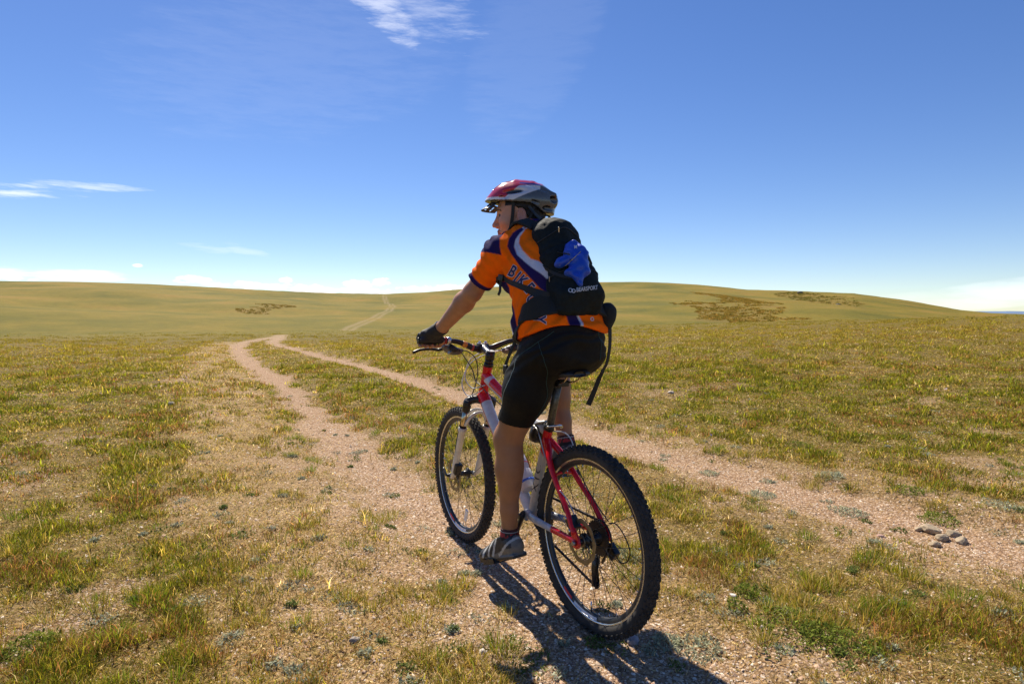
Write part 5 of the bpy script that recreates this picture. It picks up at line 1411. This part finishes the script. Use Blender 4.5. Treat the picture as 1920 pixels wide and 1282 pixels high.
def shoe(heel, toe, out, s, name='shoe'):
    heel, toe = np.array(heel), np.array(toe); X = _nrm(toe - heel); Y = _nrm(np.cross((0, 0, 1.), X)); Z = np.cross(X, Y); A = np.array([X, Y, Z]); L = np.linalg.norm(toe - heel)
    S = lambda x, y, z: heel + np.array([x, y * s, z]) @ A
    lo = np.minimum(heel, toe) - .09; hi = np.maximum(heel, toe) + np.array([.09, .09, .12])
    F = Field(lo, hi, .0027)
    F.apply(ell(S(.040, 0, .048), (.040, .032, .046), A), .01); F.apply(cone(S(.04, 0, .040), S(.13, .002, .036), .034, .038, Y, .95, 1.0), .03)
    F.apply(cone(S(.13, .002, .034), S(L - .065, .006, .026), .037, .030, Y, 1.0, 1.45), .03); F.apply(ell(S(L - .052, .005, .024), (.050, .043, .024), A), .02)
    F.apply(cone(S(.062, 0, .060), S(.085, 0, .092), .036, .037, Y, .95), .02)
    F.apply(cone(S(.10, 0, .07), S(.17, .003, .045), .026, .020, Y, 1.1), .03)
    F.apply(rbox(S(L * .5, .003, .006), (L * .5 - .004, .036, .009), .006, A), .006)
    F.apply(cone(S(.055, 0, .115), S(.075, 0, .085), .031, .030), .004, 'cut')
    F.clip(lambda P: ((P - heel) @ A.T)[..., 2] - .098 + ((P - heel) @ A.T)[..., 0] * .10); F.clip(lambda P: -((P - heel) @ A.T)[..., 2] - .003)
    F.clip(lambda P: np.abs(((P - heel) @ A.T)[..., 1] - .004 * s) - (.036 + .012 * smooth(.10, .20, ((P - heel) @ A.T)[..., 0]) - .03 * smooth(L - .05, L + .01, ((P - heel) @ A.T)[..., 0])))
    def col(V, N):
        q = (V - heel) @ A.T; x, y, z = q.T
        c = np.tile((.020, .019, .021), (len(V), 1)).astype(float)
        tan = np.array((.14, .130, .110)); wh = np.array((.42, .42, .39))
        c[((z < .040 - .22 * np.clip(x - .06, 0, .1)) & (x < .20)) | (x < .014)] = tan
        c[(z > .012) & (np.abs(z - (.075 - .55 * np.clip(x, 0, .1))) < .006) & (x < .105)] = wh * .9     # heel cup stripe
        for x0 in (.135, .168, .203): c[(np.abs(x - x0 + (z - .03) * .55) < .0065) & (z > .016)] = wh
        c[(x > L - .022)] = (.25, .25, .24)
        c[z < .008] = (.028, .026, .024)
        n = noise3(V, .012, 6)[:, None]; return c * (.8 + .4 * n)
    return sdf_mesh(F, name, pmat('shoe_leather', (1, 1, 1), .5, attr='Col', bump=.0005, bscale=500), person, col, 1)
shoeL = shoe((.292, .122, .205), (.552, .150, .105), 1, 1); shoeR = shoe((.315, -.150, .535), (.565, -.175, .478), 1, -1)

# --- gloves: black, fingertips bare
def glove(s):
    gA = np.array(st((.826, .335 * s, 1.046))); gB = np.array(st((.838, .225 * s, 1.044))); ax = _nrm(gB - gA)
    WR = np.array(WR_L if s > 0 else WR_R); EL = np.array(EL_L if s > 0 else EL_R); mid = gA + (gB - gA) * .44
    fwd = _nrm(np.cross(ax, (0, 0, 1.)) * -1); fwd = fwd * np.sign(fwd[0]); up = np.array([0, 0, 1.])
    F = Field(mid - .11, mid + .12, .0026); g = .0035
    Ta = _nrm(EL - WR)
    F.apply(cone(WR + Ta * .012, mid - fwd * .020 + up * .026, .0275 + g, .026 + g, ax, 1.2, 1.45), .015)
    F.apply(cone(mid - ax * .030 + up * .029 - fwd * .012, mid + ax * .034 + up * .029 - fwd * .012, .0145 + g, .0150 + g), .012)
    for q in range(4):
        c = gA + (gB - gA) * (.10 + .22 * q); r = (.0085, .0095, .0100, .0095)[q]; R = .0165 + r; pr = None
        for a_ in (112, 66, 22, -12):
            an = radians(a_); p = c + (fwd * cos(an) + up * sin(an)) * (R + .001)
            if pr is not None: F.apply(cone(pr, p, r + g * .8, r + g * .7), .002)
            pr = p
    th0 = mid + ax * .040 + up * .016 - fwd * .024; th1 = mid + ax * .058 - fwd * .024 - up * .006
    F.apply(cone(mid + ax * .012 - fwd * .026 + up * .020, th0, .016 + g, .014 + g), .01); F.apply(cone(th0, th0 + (th1 - th0) * .6, .0125 + g, .0120 + g), .006)
    # padded heel of the palm against the grip
    F.apply(cone(gA + ax * .008 - fwd * .022 + up * .004, gB - ax * .012 - fwd * .022 + up * .006, .0130, .0130), .01)
    F.apply((F.lo, F.lo + F.h * F.n, lambda P: folds(P, .004, .014, (1, 1, 1), 71)), 0, 'disp')
    F.clip(lambda P: (P - WR) @ Ta - .012)
    return sdf_mesh(F, 'glove', pmat('glove_cloth', (.016, .015, .016), .7, var=.35, vscale=120, bump=.001, bscale=400), person, sm=1)
for s in (1, -1):
    gl = glove(s)
    gA = np.array(st((.826, .335 * s, 1.046))); WR = np.array(WR_L if s > 0 else WR_R)
    if s > 0: bbox_obj('glove_tab', tuple(WR + np.array([.030, .004, .026])), (.010, .012, .003), pmat('white_tab', (.7, .7, .72), .5), gl, A=axes((.8, .2, -.5)))

# --- helmet
HC = HC + HU * .019
_c, _s = cos(radians(7)), sin(radians(7))
HA = np.array([FD * _c + HU * _s, HL, HU * _c - FD * _s])      # the helmet sits tipped back a little
def build_helmet():
    F = Field(HC - np.array([.24, .24, .12]), HC + np.array([.24, .24, .20]), .0024)
    F.apply(ell(H(-.008, 0, .040), (.138, .100, .088), HA), .001)
    F.apply(cone(H(-.085, 0, .052), H(-.132, 0, .048), .060, .030, HL, 1.15, 1.4), .02)       # drawn-out tail
    F.apply(cone(H(-.080, 0, .010), H(-.118, 0, .002), .055, .032, HL, 1.2, 1.5), .015)
    F.apply(cone(H(-.070, 0, -.022), H(-.100, 0, -.020), .045, .030, HL, 1.3, 1.6), .012)
    F.apply(cone(H(.06, 0, .028), H(.118, 0, .020), .07, .028, HL, 1.1, 1.8), .03)
    # raised ribs
    for y0 in (.0, .040, -.040):
        F.apply(cone(H(.095, y0 * .8, .080 - abs(y0) * .3), H(.02, y0, .116 - abs(y0) * .35), .010, .011), .014); F.apply(cone(H(.02, y0, .116 - abs(y0) * .35), H(-.05, y0, .114 - abs(y0) * .35), .011, .011), .014); F.apply(cone(H(-.05, y0, .114 - abs(y0) * .35), H(-.145, y0 * .7, .072), .011, .009), .012)
    # lower rim plane, higher at the temples
    def rim(P):
        q = (P - HC) @ HA.T; x, z = q[..., 0], q[..., 2]
        return (.024 + .030 * smooth(.10, -.0, np.abs(x - .01)) * 0 + .006 * smooth(.0, .12, x) - .115 * np.clip(-x - .045, 0, .06) - .55 * np.clip(-x - .06, 0, .045)) - z
    F.clip(rim)
    F.apply(ell(H(-.012, 0, .030), (.108, .086, .094), HA), .004, 'cut')
    for s in (1, -1):       # vents
        F.apply(cone(H(.060, .092 * s, .060), H(-.032, .104 * s, .078), .0125, .0155), .003, 'cut')
        F.apply(cone(H(.075, .086 * s, .038), H(.045, .098 * s, .045), .0070, .0095), .003, 'cut')
        F.apply(cone(H(-.030, .080 * s, .107), H(-.108, .066 * s, .090), .0110, .0150), .003, 'cut')
        F.apply(cone(H(.105, .030 * s, .082), H(.020, .034 * s, .124), .0090, .0085), .003, 'cut')
        F.apply(cone(H(.00, .024 * s, .134), H(-.085, .024 * s, .126), .0085, .0095), .003, 'cut')
        F.apply(cone(H(-.118, .040 * s, .052), H(-.160, .035 * s, .050), .0105, .016), .003, 'cut')
        F.apply(cone(H(-.100, .058 * s, .014), H(-.150, .045 * s, .010), .0085, .013), .003, 'cut')
        F.apply(cone(H(-.060, .092 * s, .030), H(-.100, .085 * s, .022), .0055, .0085), .003, 'cut')
    F.apply(cone(H(-.05, .0, .145), H(-.12, 0, .120), .006, .008), .003, 'cut')
    RD = (.50, .012, .045); WH = (.60, .61, .66); GY = (.085, .095, .100); BL = (.05, .06, .28); BK = (.012, .013, .013)
    def col(V, N):
        q = (V - HC) @ HA.T; x, y, z = q.T; ay = np.abs(y); n = N @ HA.T
        c = np.tile(GY, (len(V), 1)).astype(float)
        sw_lo = .030 + .10 * np.clip(-x + .02, 0, .2) * 1.0; sw_lo = np.where(x < .02, .030 + (.02 - x) * .52, .030 + (x - .02) * .06)
        c[z > sw_lo] = WH
        top = np.where(x > .0, .092 - .95 * np.clip(x, 0, .2), .092 + .16 * np.clip(-x, 0, .12))
        c[(z > top)] = RD
        c[(x < .0) & (x > -.085) & (z > .101) & (z < .109) & (ay > .03)] = BL
        c[(x < -.085) & (z < .105)] = GY
        c[(x > .02) & (z < .040 + .03 * np.clip(x - .05, 0, 1)) & (z > .030) & (x > .055)] = (.75, .75, .75)
        ri = np.sqrt(((x + .008) / .138) ** 2 + (y / .100) ** 2 + ((z - .04) / .088) ** 2)
        inner = (ri < .935) & (np.abs(x) < .11); c[inner] = BK
        c[n[:, 2] < -.5] = BK
        return c
    return sdf_mesh(F, 'helmet', pmat('helmet_shell', (1, 1, 1), .22, attr='Col', var=.04, coat=.5), person, col, 1, .0013)
helmet = build_helmet()
# visor: a curved slotted peak
def build_visor():
    nu, nv = 36, 14; V = []; F = []
    for j in range(nv + 1):
        t = j / nv
        for i in range(nu + 1):
            a = radians(-44 + 88 * i / nu); r = .122 + .040 * t * cos(a) ** .6
            p = (r * cos(a) - .002, (.090 + .004 * t) * sin(a) * 1.02, .026 - .034 * t * cos(a) - .012 * sin(a) ** 2)
            V.append(H(*p))
    for j in range(nv):
        for i in range(nu):
            u = i / nu; hole = (3 <= j <= 10) and ((i % 9) in (2, 3, 4, 5, 6)) and 4 < i < nu - 4 and not (j == 7 and i % 9 in (2, 6))
            if not hole: F.append((j * (nu + 1) + i, j * (nu + 1) + i + 1, (j + 1) * (nu + 1) + i + 1, (j + 1) * (nu + 1) + i))
    me = bpy.data.meshes.new('visor'); me.from_pydata([tuple(v) for v in V], [], F); me.polygons.foreach_set('use_smooth', np.ones(len(F), bool)); me.update()
    o = link('visor', me, pmat('visor_plastic', (.012, .012, .014), .35), helmet); m = o.modifiers.new('thickness', 'SOLIDIFY'); m.thickness = .003; m.offset = 0
build_visor()
def strip(name, pts, w, th, mat, parent, nrm=None, n=8):
    """flat strap along points, flat side facing nrm (one vector or one per point)"""
    P = np.array(pts, float); m0 = len(P); Pn = crom(P, n); m = len(Pn)
    Wd = np.interp(np.linspace(0, m0 - 1, m), np.arange(m0), w) if not np.isscalar(w) else np.full(m, w)
    N = np.array(nrm, float); N = np.tile(N, (m0, 1)) if N.ndim == 1 else N
    N = np.stack([np.interp(np.linspace(0, m0 - 1, m), np.arange(m0), N[:, k]) for k in range(3)], 1)
    T = np.gradient(Pn, axis=0); T /= np.linalg.norm(T, axis=1)[:, None] + 1e-9
    N = N - T * (N * T).sum(1)[:, None]; N /= np.linalg.norm(N, axis=1)[:, None] + 1e-9; S = np.cross(T, N)
    V = []; F = []
    ring = [(-1, -.6), (-.93, -1), (.93, -1), (1, -.6), (1, .6), (.93, 1), (-.93, 1), (-1, .6)]
    for k in range(m):
        for a, b in ring: V.append(tuple(Pn[k] + S[k] * a * Wd[k] * .5 + N[k] * b * th * .5))
    q = len(ring)
    for k in range(m - 1):
        for i in range(q): F.append((k * q + i, k * q + (i + 1) % q, (k + 1) * q + (i + 1) % q, (k + 1) * q + i))
    F.append(tuple(range(q))[::-1]); F.append(tuple((m - 1) * q + i for i in range(q)))
    me = bpy.data.meshes.new(name); me.from_pydata(V, [], F); me.update()
    bm = bmesh.new(); bm.from_mesh(me); bmesh.ops.recalc_face_normals(bm, faces=bm.faces[:]); bm.to_mesh(me); bm.free()
    return link(name, me, mat, parent)
M_web = pmat('black_webbing', (.013, .014, .015), .7, var=.3, vscale=200, bump=.0004, bscale=800)
for s in (1, -1):
    strip('strap', [H(.020, .084 * s, .035), H(.018, .083 * s, -.01), H(.020, .077 * s, -.055), H(.028, .060 * s, -.095), H(.040, .030 * s, -.122), H(.043, .0, -.128)], .014, .0022, M_web, helmet, nrm=[HL * s, HL * s, HL * s, HL * s - HU * .5, HL * s * .4 - HU, -HU])
    strip('strap', [H(-.068, .082 * s, .010), H(-.050, .078 * s, -.040), H(-.020, .074 * s, -.080), H(.022, .070 * s, -.078)], .010, .002, M_web, helmet, nrm=HL * s)
strip('cradle', [H(-.045, .086, .012), H(-.075, .078, -.020), H(-.108, .045, -.042), H(-.120, 0, -.050), H(-.108, -.045, -.042), H(-.075, -.078, -.020), H(-.045, -.086, .012)], [.012, .014, .020, .030, .020, .014, .012], .003, M_black, helmet, nrm=[HL, HL - FD, -FD, -FD, -FD, -HL - FD, -HL])
# ---------------------------------------------------------------- backpack, worn by the rider
pack = empty('backpack', BIKE_LOC, HEAD)
tag(pack, 'small black backpack strapped on the back of the rider with webbing straps', 'backpack')
M_pack = pmat('pack_nylon', (.0095, .0140, .0150), .75, var=.45, vscale=70, bump=.0012, bscale=500, spec=.2)
M_mesh = pmat('pack_mesh', (.026, .030, .033), .8, var=.5, vscale=220, bump=.0015, bscale=900)
PX0, PX1 = np.array((.230, .010, 1.472)), np.array((.085, .006, 1.254))
PT = _nrm(PX1 - PX0); PB = _nrm(np.array((-.78, .0, .50)))     # down the back, outwards from the back
def build_pack():
    F = Field((-.06, -.20, 1.11), (.40, .20, 1.59), .0035)
    F.apply(cone(PX0, PX0 + (PX1 - PX0) * .5, .064, .068, LA, 1.50, 1.48), .02); F.apply(cone(PX0 + (PX1 - PX0) * .5, PX1, .068, .072, LA, 1.48, 1.38), .03)
    F.apply(rbox((.088, .020, 1.222), (.062, .094, .052), .030, axes((1, 0, .18))), .03)
    F.apply(cone((.275, .035, 1.508), (.215, .020, 1.470), .036, .062, LA, 1.5, 1.35), .03)
    F.apply(ell(PX0 + PB * .022 + PT * .02, (.055, .068, .055)), .02); F.apply(rbox(tuple(PX1 + PB * .034 + PT * -.01), (.060, .072, .030), .022, axes(PT, PB)), .014)
    # padded back panel against the jersey
    F.apply(rbox(tuple((PX0 + PX1) / 2 - PB * .035), (.150, .088, .020), .018, axes(PT, PB)), .01)
    F.apply((F.lo, F.lo + F.h * F.n, lambda P: folds(P, .012, .05, (1, 1, 1), 21) + folds(P, .005, .018, (1, 1, 1), 22)), 0, 'disp')
    # compression crease lines
    for t in (.34, .62): F.apply((F.lo, F.lo + F.h * F.n, lambda P, t=t: .004 * np.exp(-(((P - PX0) @ PT - t * .27) / .006) ** 2)), 0, 'disp')
    F.clip(lambda P: 1.168 + .06 * (P[..., 0] - .07) - P[..., 2])
    return sdf_mesh(F, 'pack_body', M_pack, pack, sm=1)
pack_body = build_pack()

def snap_bvh(objs):
    V = []; F = []; o = 0
    for ob in objs:
        me = ob.data; n = len(me.vertices); c = np.zeros(n * 3); me.vertices.foreach_get('co', c); V += [tuple(v) for v in c.reshape(-1, 3)]
        F += [tuple(o + i for i in p.vertices) for p in me.polygons]; o += n
    return BVHTree.FromPolygons(V, F)
BV_J = snap_bvh([jersey]); BV_P = snap_bvh([pack_body]); BV_S = snap_bvh([shorts]); BV_JP = snap_bvh([jersey, pack_body])
def snap(bv, pts, off=.002):
    Q = []; N = []
    for p in pts:
        c, n, i, d = bv.find_nearest(Vector(p)); Q.append(tuple(np.array(c) + np.array(n) * off)); N.append(tuple(n))
    return Q, N
def dense(pts, k=6): return [tuple(p) for p in crom(pts, k)]
def snapped_strip(name, bv, pts, w, th, mat, parent, off=.002):
    D = dense(pts); Q, N = snap(bv, D, off)
    if not np.isscalar(w): w = list(np.interp(np.linspace(0, len(pts) - 1, len(D)), np.arange(len(pts)), w))
    N = np.array(N); 
    for it in range(3): N[1:-1] = (N[:-2] + N[1:-1] + N[2:]) / 3
    return strip(name, Q, w, th, mat, parent, nrm=N, n=2)
PLN = np.array((.86, -.51, 0.)); PA2 = np.array((.51, .86, 0.))
def project_mesh(bm, bv, off, T):
    """lay a flat bmesh on a surface: T maps (x, y) to (a, b) in the side plane, then it drops straight onto the cloth"""
    dead = []
    for v in bm.verts:
        a, b = T(v.co.x, v.co.y); p = PA2 * a + np.array([0, 0, b]) - PLN * .6
        c, n, i, d = bv.ray_cast(Vector(p), Vector(PLN))
        if c is None: dead.append(v); v.co = Vector(p); continue
        v.co = c + n * off
    if dead: bmesh.ops.delete(bm, geom=dead, context='VERTS')
def cloth_text(name, ch, a0, b0, rot, size, bold, off, mat, parent, bv, sx_=1., shear=0.):
    bm = text_mesh(ch, size, bold, shear); subdiv(bm, .006); c, s = cos(radians(rot)), sin(radians(rot))
    project_mesh(bm, bv, off, lambda x, y: (a0 - (x * sx_ * c - y * s), b0 + (x * sx_ * s + y * c)))
    me = bpy.data.meshes.new(name); bm.to_mesh(me); bm.free(); return link(name, me, mat, parent)
M_navy = pmat('navy_print', (.022, .014, .085), .6, var=.1); M_white = pmat('white_print', (.62, .62, .68), .6, var=.08)
cA = lambda px: .304 - (px - 955) * .002
cB = lambda py: 1.353 - (py - 500) * .00205
for ch, px, py, rot in (('B', 961, 510, -30), ('I', 970, 520.5, -38), ('K', 979, 529, -42), ('E', 991.5, 541.5, -50), ('C', 997, 561, -66), ('I', 1001, 574, -74), ('T', 1005, 584, -80), ('Y', 1010, 598, -92)):
    cloth_text('jersey_lettering', ch, cA(px), cB(py), rot, .060, .0034, .0011, M_white, jersey, BV_J, .74)
    cloth_text('jersey_lettering', ch, cA(px), cB(py), rot, .060, .0014, .0019, M_navy, jersey, BV_J, .74)
def ring_mesh(r, w, n=28, ex=1.):
    bm = bmesh.new(); vs = [[bm.verts.new((q * cos(2 * pi * k / n) * ex, q * sin(2 * pi * k / n), 0)) for k in range(n)] for q in (r - w, r)]
    for k in range(n): bm.faces.new((vs[0][k], vs[0][(k + 1) % n], vs[1][(k + 1) % n], vs[1][k]))
    return bm
def cloth_ring(a0, b0, r, w, off, mat, parent, bv, ex=1., name='emblem'):
    bm = ring_mesh(r, w, ex=ex); project_mesh(bm, bv, off, lambda x, y: (a0 - x, b0 + y)); me = bpy.data.meshes.new(name); bm.to_mesh(me); bm.free(); link(name, me, mat, parent)
cloth_ring(-.004, 1.153, .0075, .003, .0012, M_white, jersey, BV_J); cloth_ring(.243, 1.507, .005, .0025, .0012, M_white, jersey, BV_J, 2.2)

# seams of the shorts
M_seam = pmat('teal_seam', (.012, .060, .060), .6); M_seamw = pmat('pale_seam', (.22, .30, .30), .6)
def seam(bv, pts, mat, parent, r=.0011, off=.0004, name='seam'):
    Q, N = snap(bv, dense(pts, 8), off); tube(name, Q, r, mat, parent, 6)
seam(BV_S, [(.085, .112, 1.11), (.10, .135, 1.09), (.125, .155, 1.07), (.16, .17, 1.045), (.20, .18, 1.02), (.235, .18, 1.0)], M_seam, shorts)
seam(BV_S, [(.125, .155, 1.07), (.107, .155, 1.034), (.10, .145, .996), (.11, .125, .955), (.14, .10, .909)], M_seam, shorts)
seam(BV_S, [(.14, .10, .909), (.18, .075, .862), (.20, .09, .811), (.23, .10, .768)], M_seam, shorts)
seam(BV_S, [(.235, .18, 1.0), (.25, .19, .956), (.265, .195, .92), (.285, .205, .88), (.32, .205, .83), (.365, .195, .785), (.39, .19, .76)], M_seamw, shorts, .0013)
seam(BV_S, [(.060, -.062, 1.105), (.058, -.080, 1.065), (.055, -.085, 1.029), (.058, -.085, .989)], M_seam, shorts)

# --- straps of the backpack
M_pad = pmat('padded_mesh', (.012, .0155, .0165), .85, var=.4, vscale=160, bump=.0012, bscale=900)
for s in (1, -1):
    q = 1 if s > 0 else .92
    snapped_strip('shoulder_strap', BV_J, [(.262, .072 * s, 1.515), (.305, .082 * s * q, 1.528), (.355, .092 * s * q, 1.520), (.415, .098 * s, 1.465), (.435, .112 * s, 1.40), (.415, .135 * s, 1.34), (.365, .165 * s, 1.31)], [.060, .060, .058, .056, .054, .045, .024], .011, M_pad, pack, off=.006)
    snapped_strip('shoulder_webbing', BV_J, [(.375, .160 * s, 1.315), (.325, .186 * s, 1.313), (.285, .184 * s, 1.296), (.227, .183 * s, 1.281), (.188, .172 * s, 1.268), (.150, .150 * s, 1.250), (.115, .128 * s, 1.234), (.085, .112 * s, 1.224)], [.018, .018, .018, .020, .022, .032, .042, .050], .0045, M_web, pack, off=.003)
hw = snapped_strip('hip_wing', BV_J, [(.070, .100, 1.222), (.100, .128, 1.212), (.145, .155, 1.192), (.185, .178, 1.165), (.212, .180, 1.140)], [.085, .088, .078, .055, .026], .013, M_pad, pack, off=.006)
hr = snapped_strip('hip_wing', BV_J, [(.070, -.070, 1.205), (.085, -.105, 1.195), (.11, -.135, 1.175), (.15, -.150, 1.150)], [.070, .075, .068, .05], .013, M_pad, pack, off=.006)
snapped_strip('hip_belt', BV_J, [(.208, .180, 1.142), (.225, .182, 1.112), (.262, .170, 1.080), (.32, .12, 1.05), (.36, .04, 1.045), (.36, -.05, 1.05), (.30, -.13, 1.08), (.20, -.155, 1.12), (.15, -.150, 1.145)], .020, .003, M_web, pack, off=.003)
strip('belt_end', [(.300, .150, 1.065), (.322, .158, 1.02), (.345, .160, .985), (.352, .165, .955)], [.012, .013, .013, .016], .003, M_web, pack, nrm=(-.4, .9, 0))
bbox_obj('buckle', (.349, .1635, .950), (.010, .006, .018), M_black, pack, A=axes((1, .3, 0)))
Q, N = snap(BV_J, [(.330, .186, 1.313)], .008)
bbox_obj('buckle', Q[0], (.013, .008, .012), M_black, pack, A=axes((.9, .3, .2)))
strip('webbing_end', [(Q[0][0], Q[0][1], Q[0][2]), (.335, .196, 1.285), (.330, .200, 1.262), (.338, .203, 1.245)], .011, .0025, M_web, pack, nrm=(-.5, .85, 0))
# pouch at the right hip with its long loose webbing
def build_pouch():
    F = Field((.03, -.20, 1.10), (.16, -.08, 1.23), .0028)
    F.apply(ell((.092, -.142, 1.165), (.034, .030, .040)), .0); F.apply(cone((.092, -.142, 1.185), (.095, -.138, 1.135), .029, .024, LA, 1.0), .02)
    F.apply((F.lo, F.lo + F.h * F.n, lambda P: folds(P, .005, .02, (1, 1, 1), 5)), 0, 'disp')
    return sdf_mesh(F, 'hip_pouch', M_pad, pack, sm=1)
build_pouch()
strip('loose_strap', [(.088, -.148, 1.150), (.086, -.150, 1.10), (.088, -.150, 1.04), (.098, -.146, .985), (.108, -.140, .960), (.112, -.136, .945), (.106, -.125, .955)], [.020, .020, .018, .017, .016, .013, .010], .003, M_web, pack, nrm=(-.9, -.2, 0))
strip('loose_strap', [(.112, -.136, .948), (.128, -.130, .915), (.145, -.120, .865), (.165, -.108, .812)], [.013, .017, .019, .021], .003, M_web, pack, nrm=(-.8, .5, .2))
# zips, cord, pulls
def zipline(pts, r=.0022, mat=None, name='zip'):
    Q, N = snap(BV_P, dense(pts, 8), .0008); tube(name, Q, r, mat or M_black, pack, 6)
zipline([(.215, .10, 1.43), (.17, .09, 1.46), (.16, .02, 1.49), (.17, -.06, 1.46), (.19, -.09, 1.42)])
zipline([(.13, .115, 1.30), (.08, .10, 1.33), (.05, .02, 1.345), (.06, -.05, 1.33), (.09, -.09, 1.30)], .0018)
zipline([(.215, .115, 1.42), (.175, .118, 1.36), (.140, .120, 1.30), (.115, .118, 1.24), (.095, .108, 1.19)], .0035, M_pad, 'piping')
for p in ((.160, .045, 1.482), (.118, .106, 1.298)):
    Q, N = snap(BV_P, [p], .004); bbox_obj('zip_pull', Q[0], (.003, .002, .010), M_alloy, pack, A=axes((1, 0, .3), (-.3, .2, 1)))
snapped_strip('compression_strap', BV_P, [(.165, .12, 1.35), (.11, .105, 1.325), (.06, .075, 1.305), (.03, .03, 1.30)], .012, .003, M_web, pack, off=.002)
# grab loop
tube('grab_loop', [(.262, .062, 1.530), (.262, .045, 1.552), (.262, .02, 1.556), (.262, .0, 1.535)], .005, M_web, pack, 8, sm=6, squash=(.5, 1.4))
# writing and emblem on the lower pocket
M_logo = pmat('pale_logo', (.55, .56, .58), .5)
def pk(a0, b0, txt, size, bold, sx_): cloth_text('pack_lettering', txt, a0, b0, 7.5, size, bold, .0012, M_logo, pack_body, BV_P, sx_, shear=.25)
pk(.0235, 1.263, 'BEARSPORT', .0205, .0005, .76)
cloth_ring(.0840, 1.2565, .0078, .0028, .0012, M_logo, pack_body, BV_P, 1.15); cloth_ring(.0740, 1.2545, .0072, .0026, .0014, M_logo, pack_body, BV_P, 1.1)

# --- blue cloth tucked on the pack
jk = empty('rolled_jacket', BIKE_LOC, HEAD); tag(jk, 'crumpled bright blue jacket tucked under the cord of the black backpack', 'jacket')
BC = np.array((.082, .040, 1.360)); BX = np.array((-.51, -.86, 0.)); BZ = np.array((-.86, .51, 0.))
BZ0 = float(BC @ BZ)
def Bl(x, y, dz=0.):
    p = PA2 * 0 + BC + BX * x + np.array([0, 0, y]); p = p - BZ * (p @ BZ)
    # drop onto the pack from the outside
    q = p + BZ * .5; c, n, i, d = BV_P.ray_cast(Vector(q), Vector(-BZ))
    base = np.array(c) if c is not None else p + BZ * (-.05 - 1.1 * max(x, 0) - .8 * max(y, 0))
    return base + BZ * (.010 + dz)
def build_jacket():
    F = Field(BC - .15, BC + .15, .0026); Bup = np.array([0, 0, 1.])
    def seg(a, b, r0, r1, k=.012, asp=1.): F.apply(cone(Bl(*a), Bl(*b), r0, r1, BX, asp), k)
    seg((.004, .066), (.030, .040), .016, .022, asp=1.2); seg((.0, .066), (-.012, .030), .014, .020); seg((.012, .050), (.016, .010), .022, .026, asp=1.3)
    seg((.010, .012), (-.056, -.008, .006), .024, .010, asp=1.); seg((-.01, .018), (-.045, .0, .004), .020, .014)
    seg((.035, .012), (.048, -.010), .020, .017); seg((.02, .0), (-.012, -.040), .024, .014); seg((.028, .0), (.026, -.062), .026, .017, asp=1.2); seg((.046, -.004), (.036, -.048), .014, .012)
    seg((.030, .030), (.036, -.030), .029, .027, .016, 1.1)
    seg((.004, -.03), (.022, -.058), .014, .012); seg((.012, -.045), (.027, -.075, -.002), .010, .012, k=.004)
    lo, hi = F.lo, F.lo + F.h * F.n
    def crease(P):
        x = (P - BC) @ BX; y = P[..., 2] - BC[2]
        w = 2.2 * noise3(P, .045, 31)
        return .0036 * np.sin((x * .75 + y * .65) * 120 + w * 2.0) + .0016 * np.sin((x * -.35 + y * .93) * 190 + w * 2.5)
    F.apply((lo, hi, crease), 0, 'disp')
    # the cord bites in
    F.apply(cone(Bl(-.030, .034, .012), Bl(.052, .012, .012), .0040, .0040), .004, 'cut'); F.apply(cone(Bl(.030, .040, .02), Bl(-.022, -.012, .02), .0035, .0035), .004, 'cut')
    return sdf_mesh(F, 'jacket_cloth', pmat('blue_cloth', (.005, .060, .48), .36, var=.12, vscale=50, sheen=.1), jk, sm=3)
jc = build_jacket()
BV_B = snap_bvh([jc, pack_body])
def cordline(a, b, r, mat, name, k=10):
    A_, B_ = np.array(Bl(*a)) + BZ * .05, np.array(Bl(*b)) + BZ * .05; pts = []
    for t in np.linspace(0, 1, k):
        c, n, i, d = BV_B.ray_cast(Vector(A_ + (B_ - A_) * t), Vector(-BZ))
        if c is not None: pts.append(tuple(np.array(c) + BZ * r * .8))
    tube(name, pts, r, mat, pack, 6)
cordline((-.050, .040), (.075, .004), .0020, M_black, 'cord'); cordline((.034, .040), (-.024, -.014), .0013, pmat('pale_cord', (.45, .40, .28), .5), 'cord')
def jtag():
    bm = bmesh.new(); bmesh.ops.create_grid(bm, x_segments=6, y_segments=6, size=.0065)
    for v in bm.verts:
        p = Bl(.016 + v.co.x * .8, .058 + v.co.y * (1.1 if abs(v.co.x) > .003 else .7)) + BZ * .05; c, n, i, d = BV_B.ray_cast(Vector(p), Vector(-BZ)); v.co = Vector(np.array(c) + BZ * .0012) if c is not None else Vector(p - BZ * .05)
    me = bpy.data.meshes.new('tag'); bm.to_mesh(me); bm.free(); link('cloth_tag', me, pmat('pale_tag', (.65, .62, .66), .5), jk)
jtag()
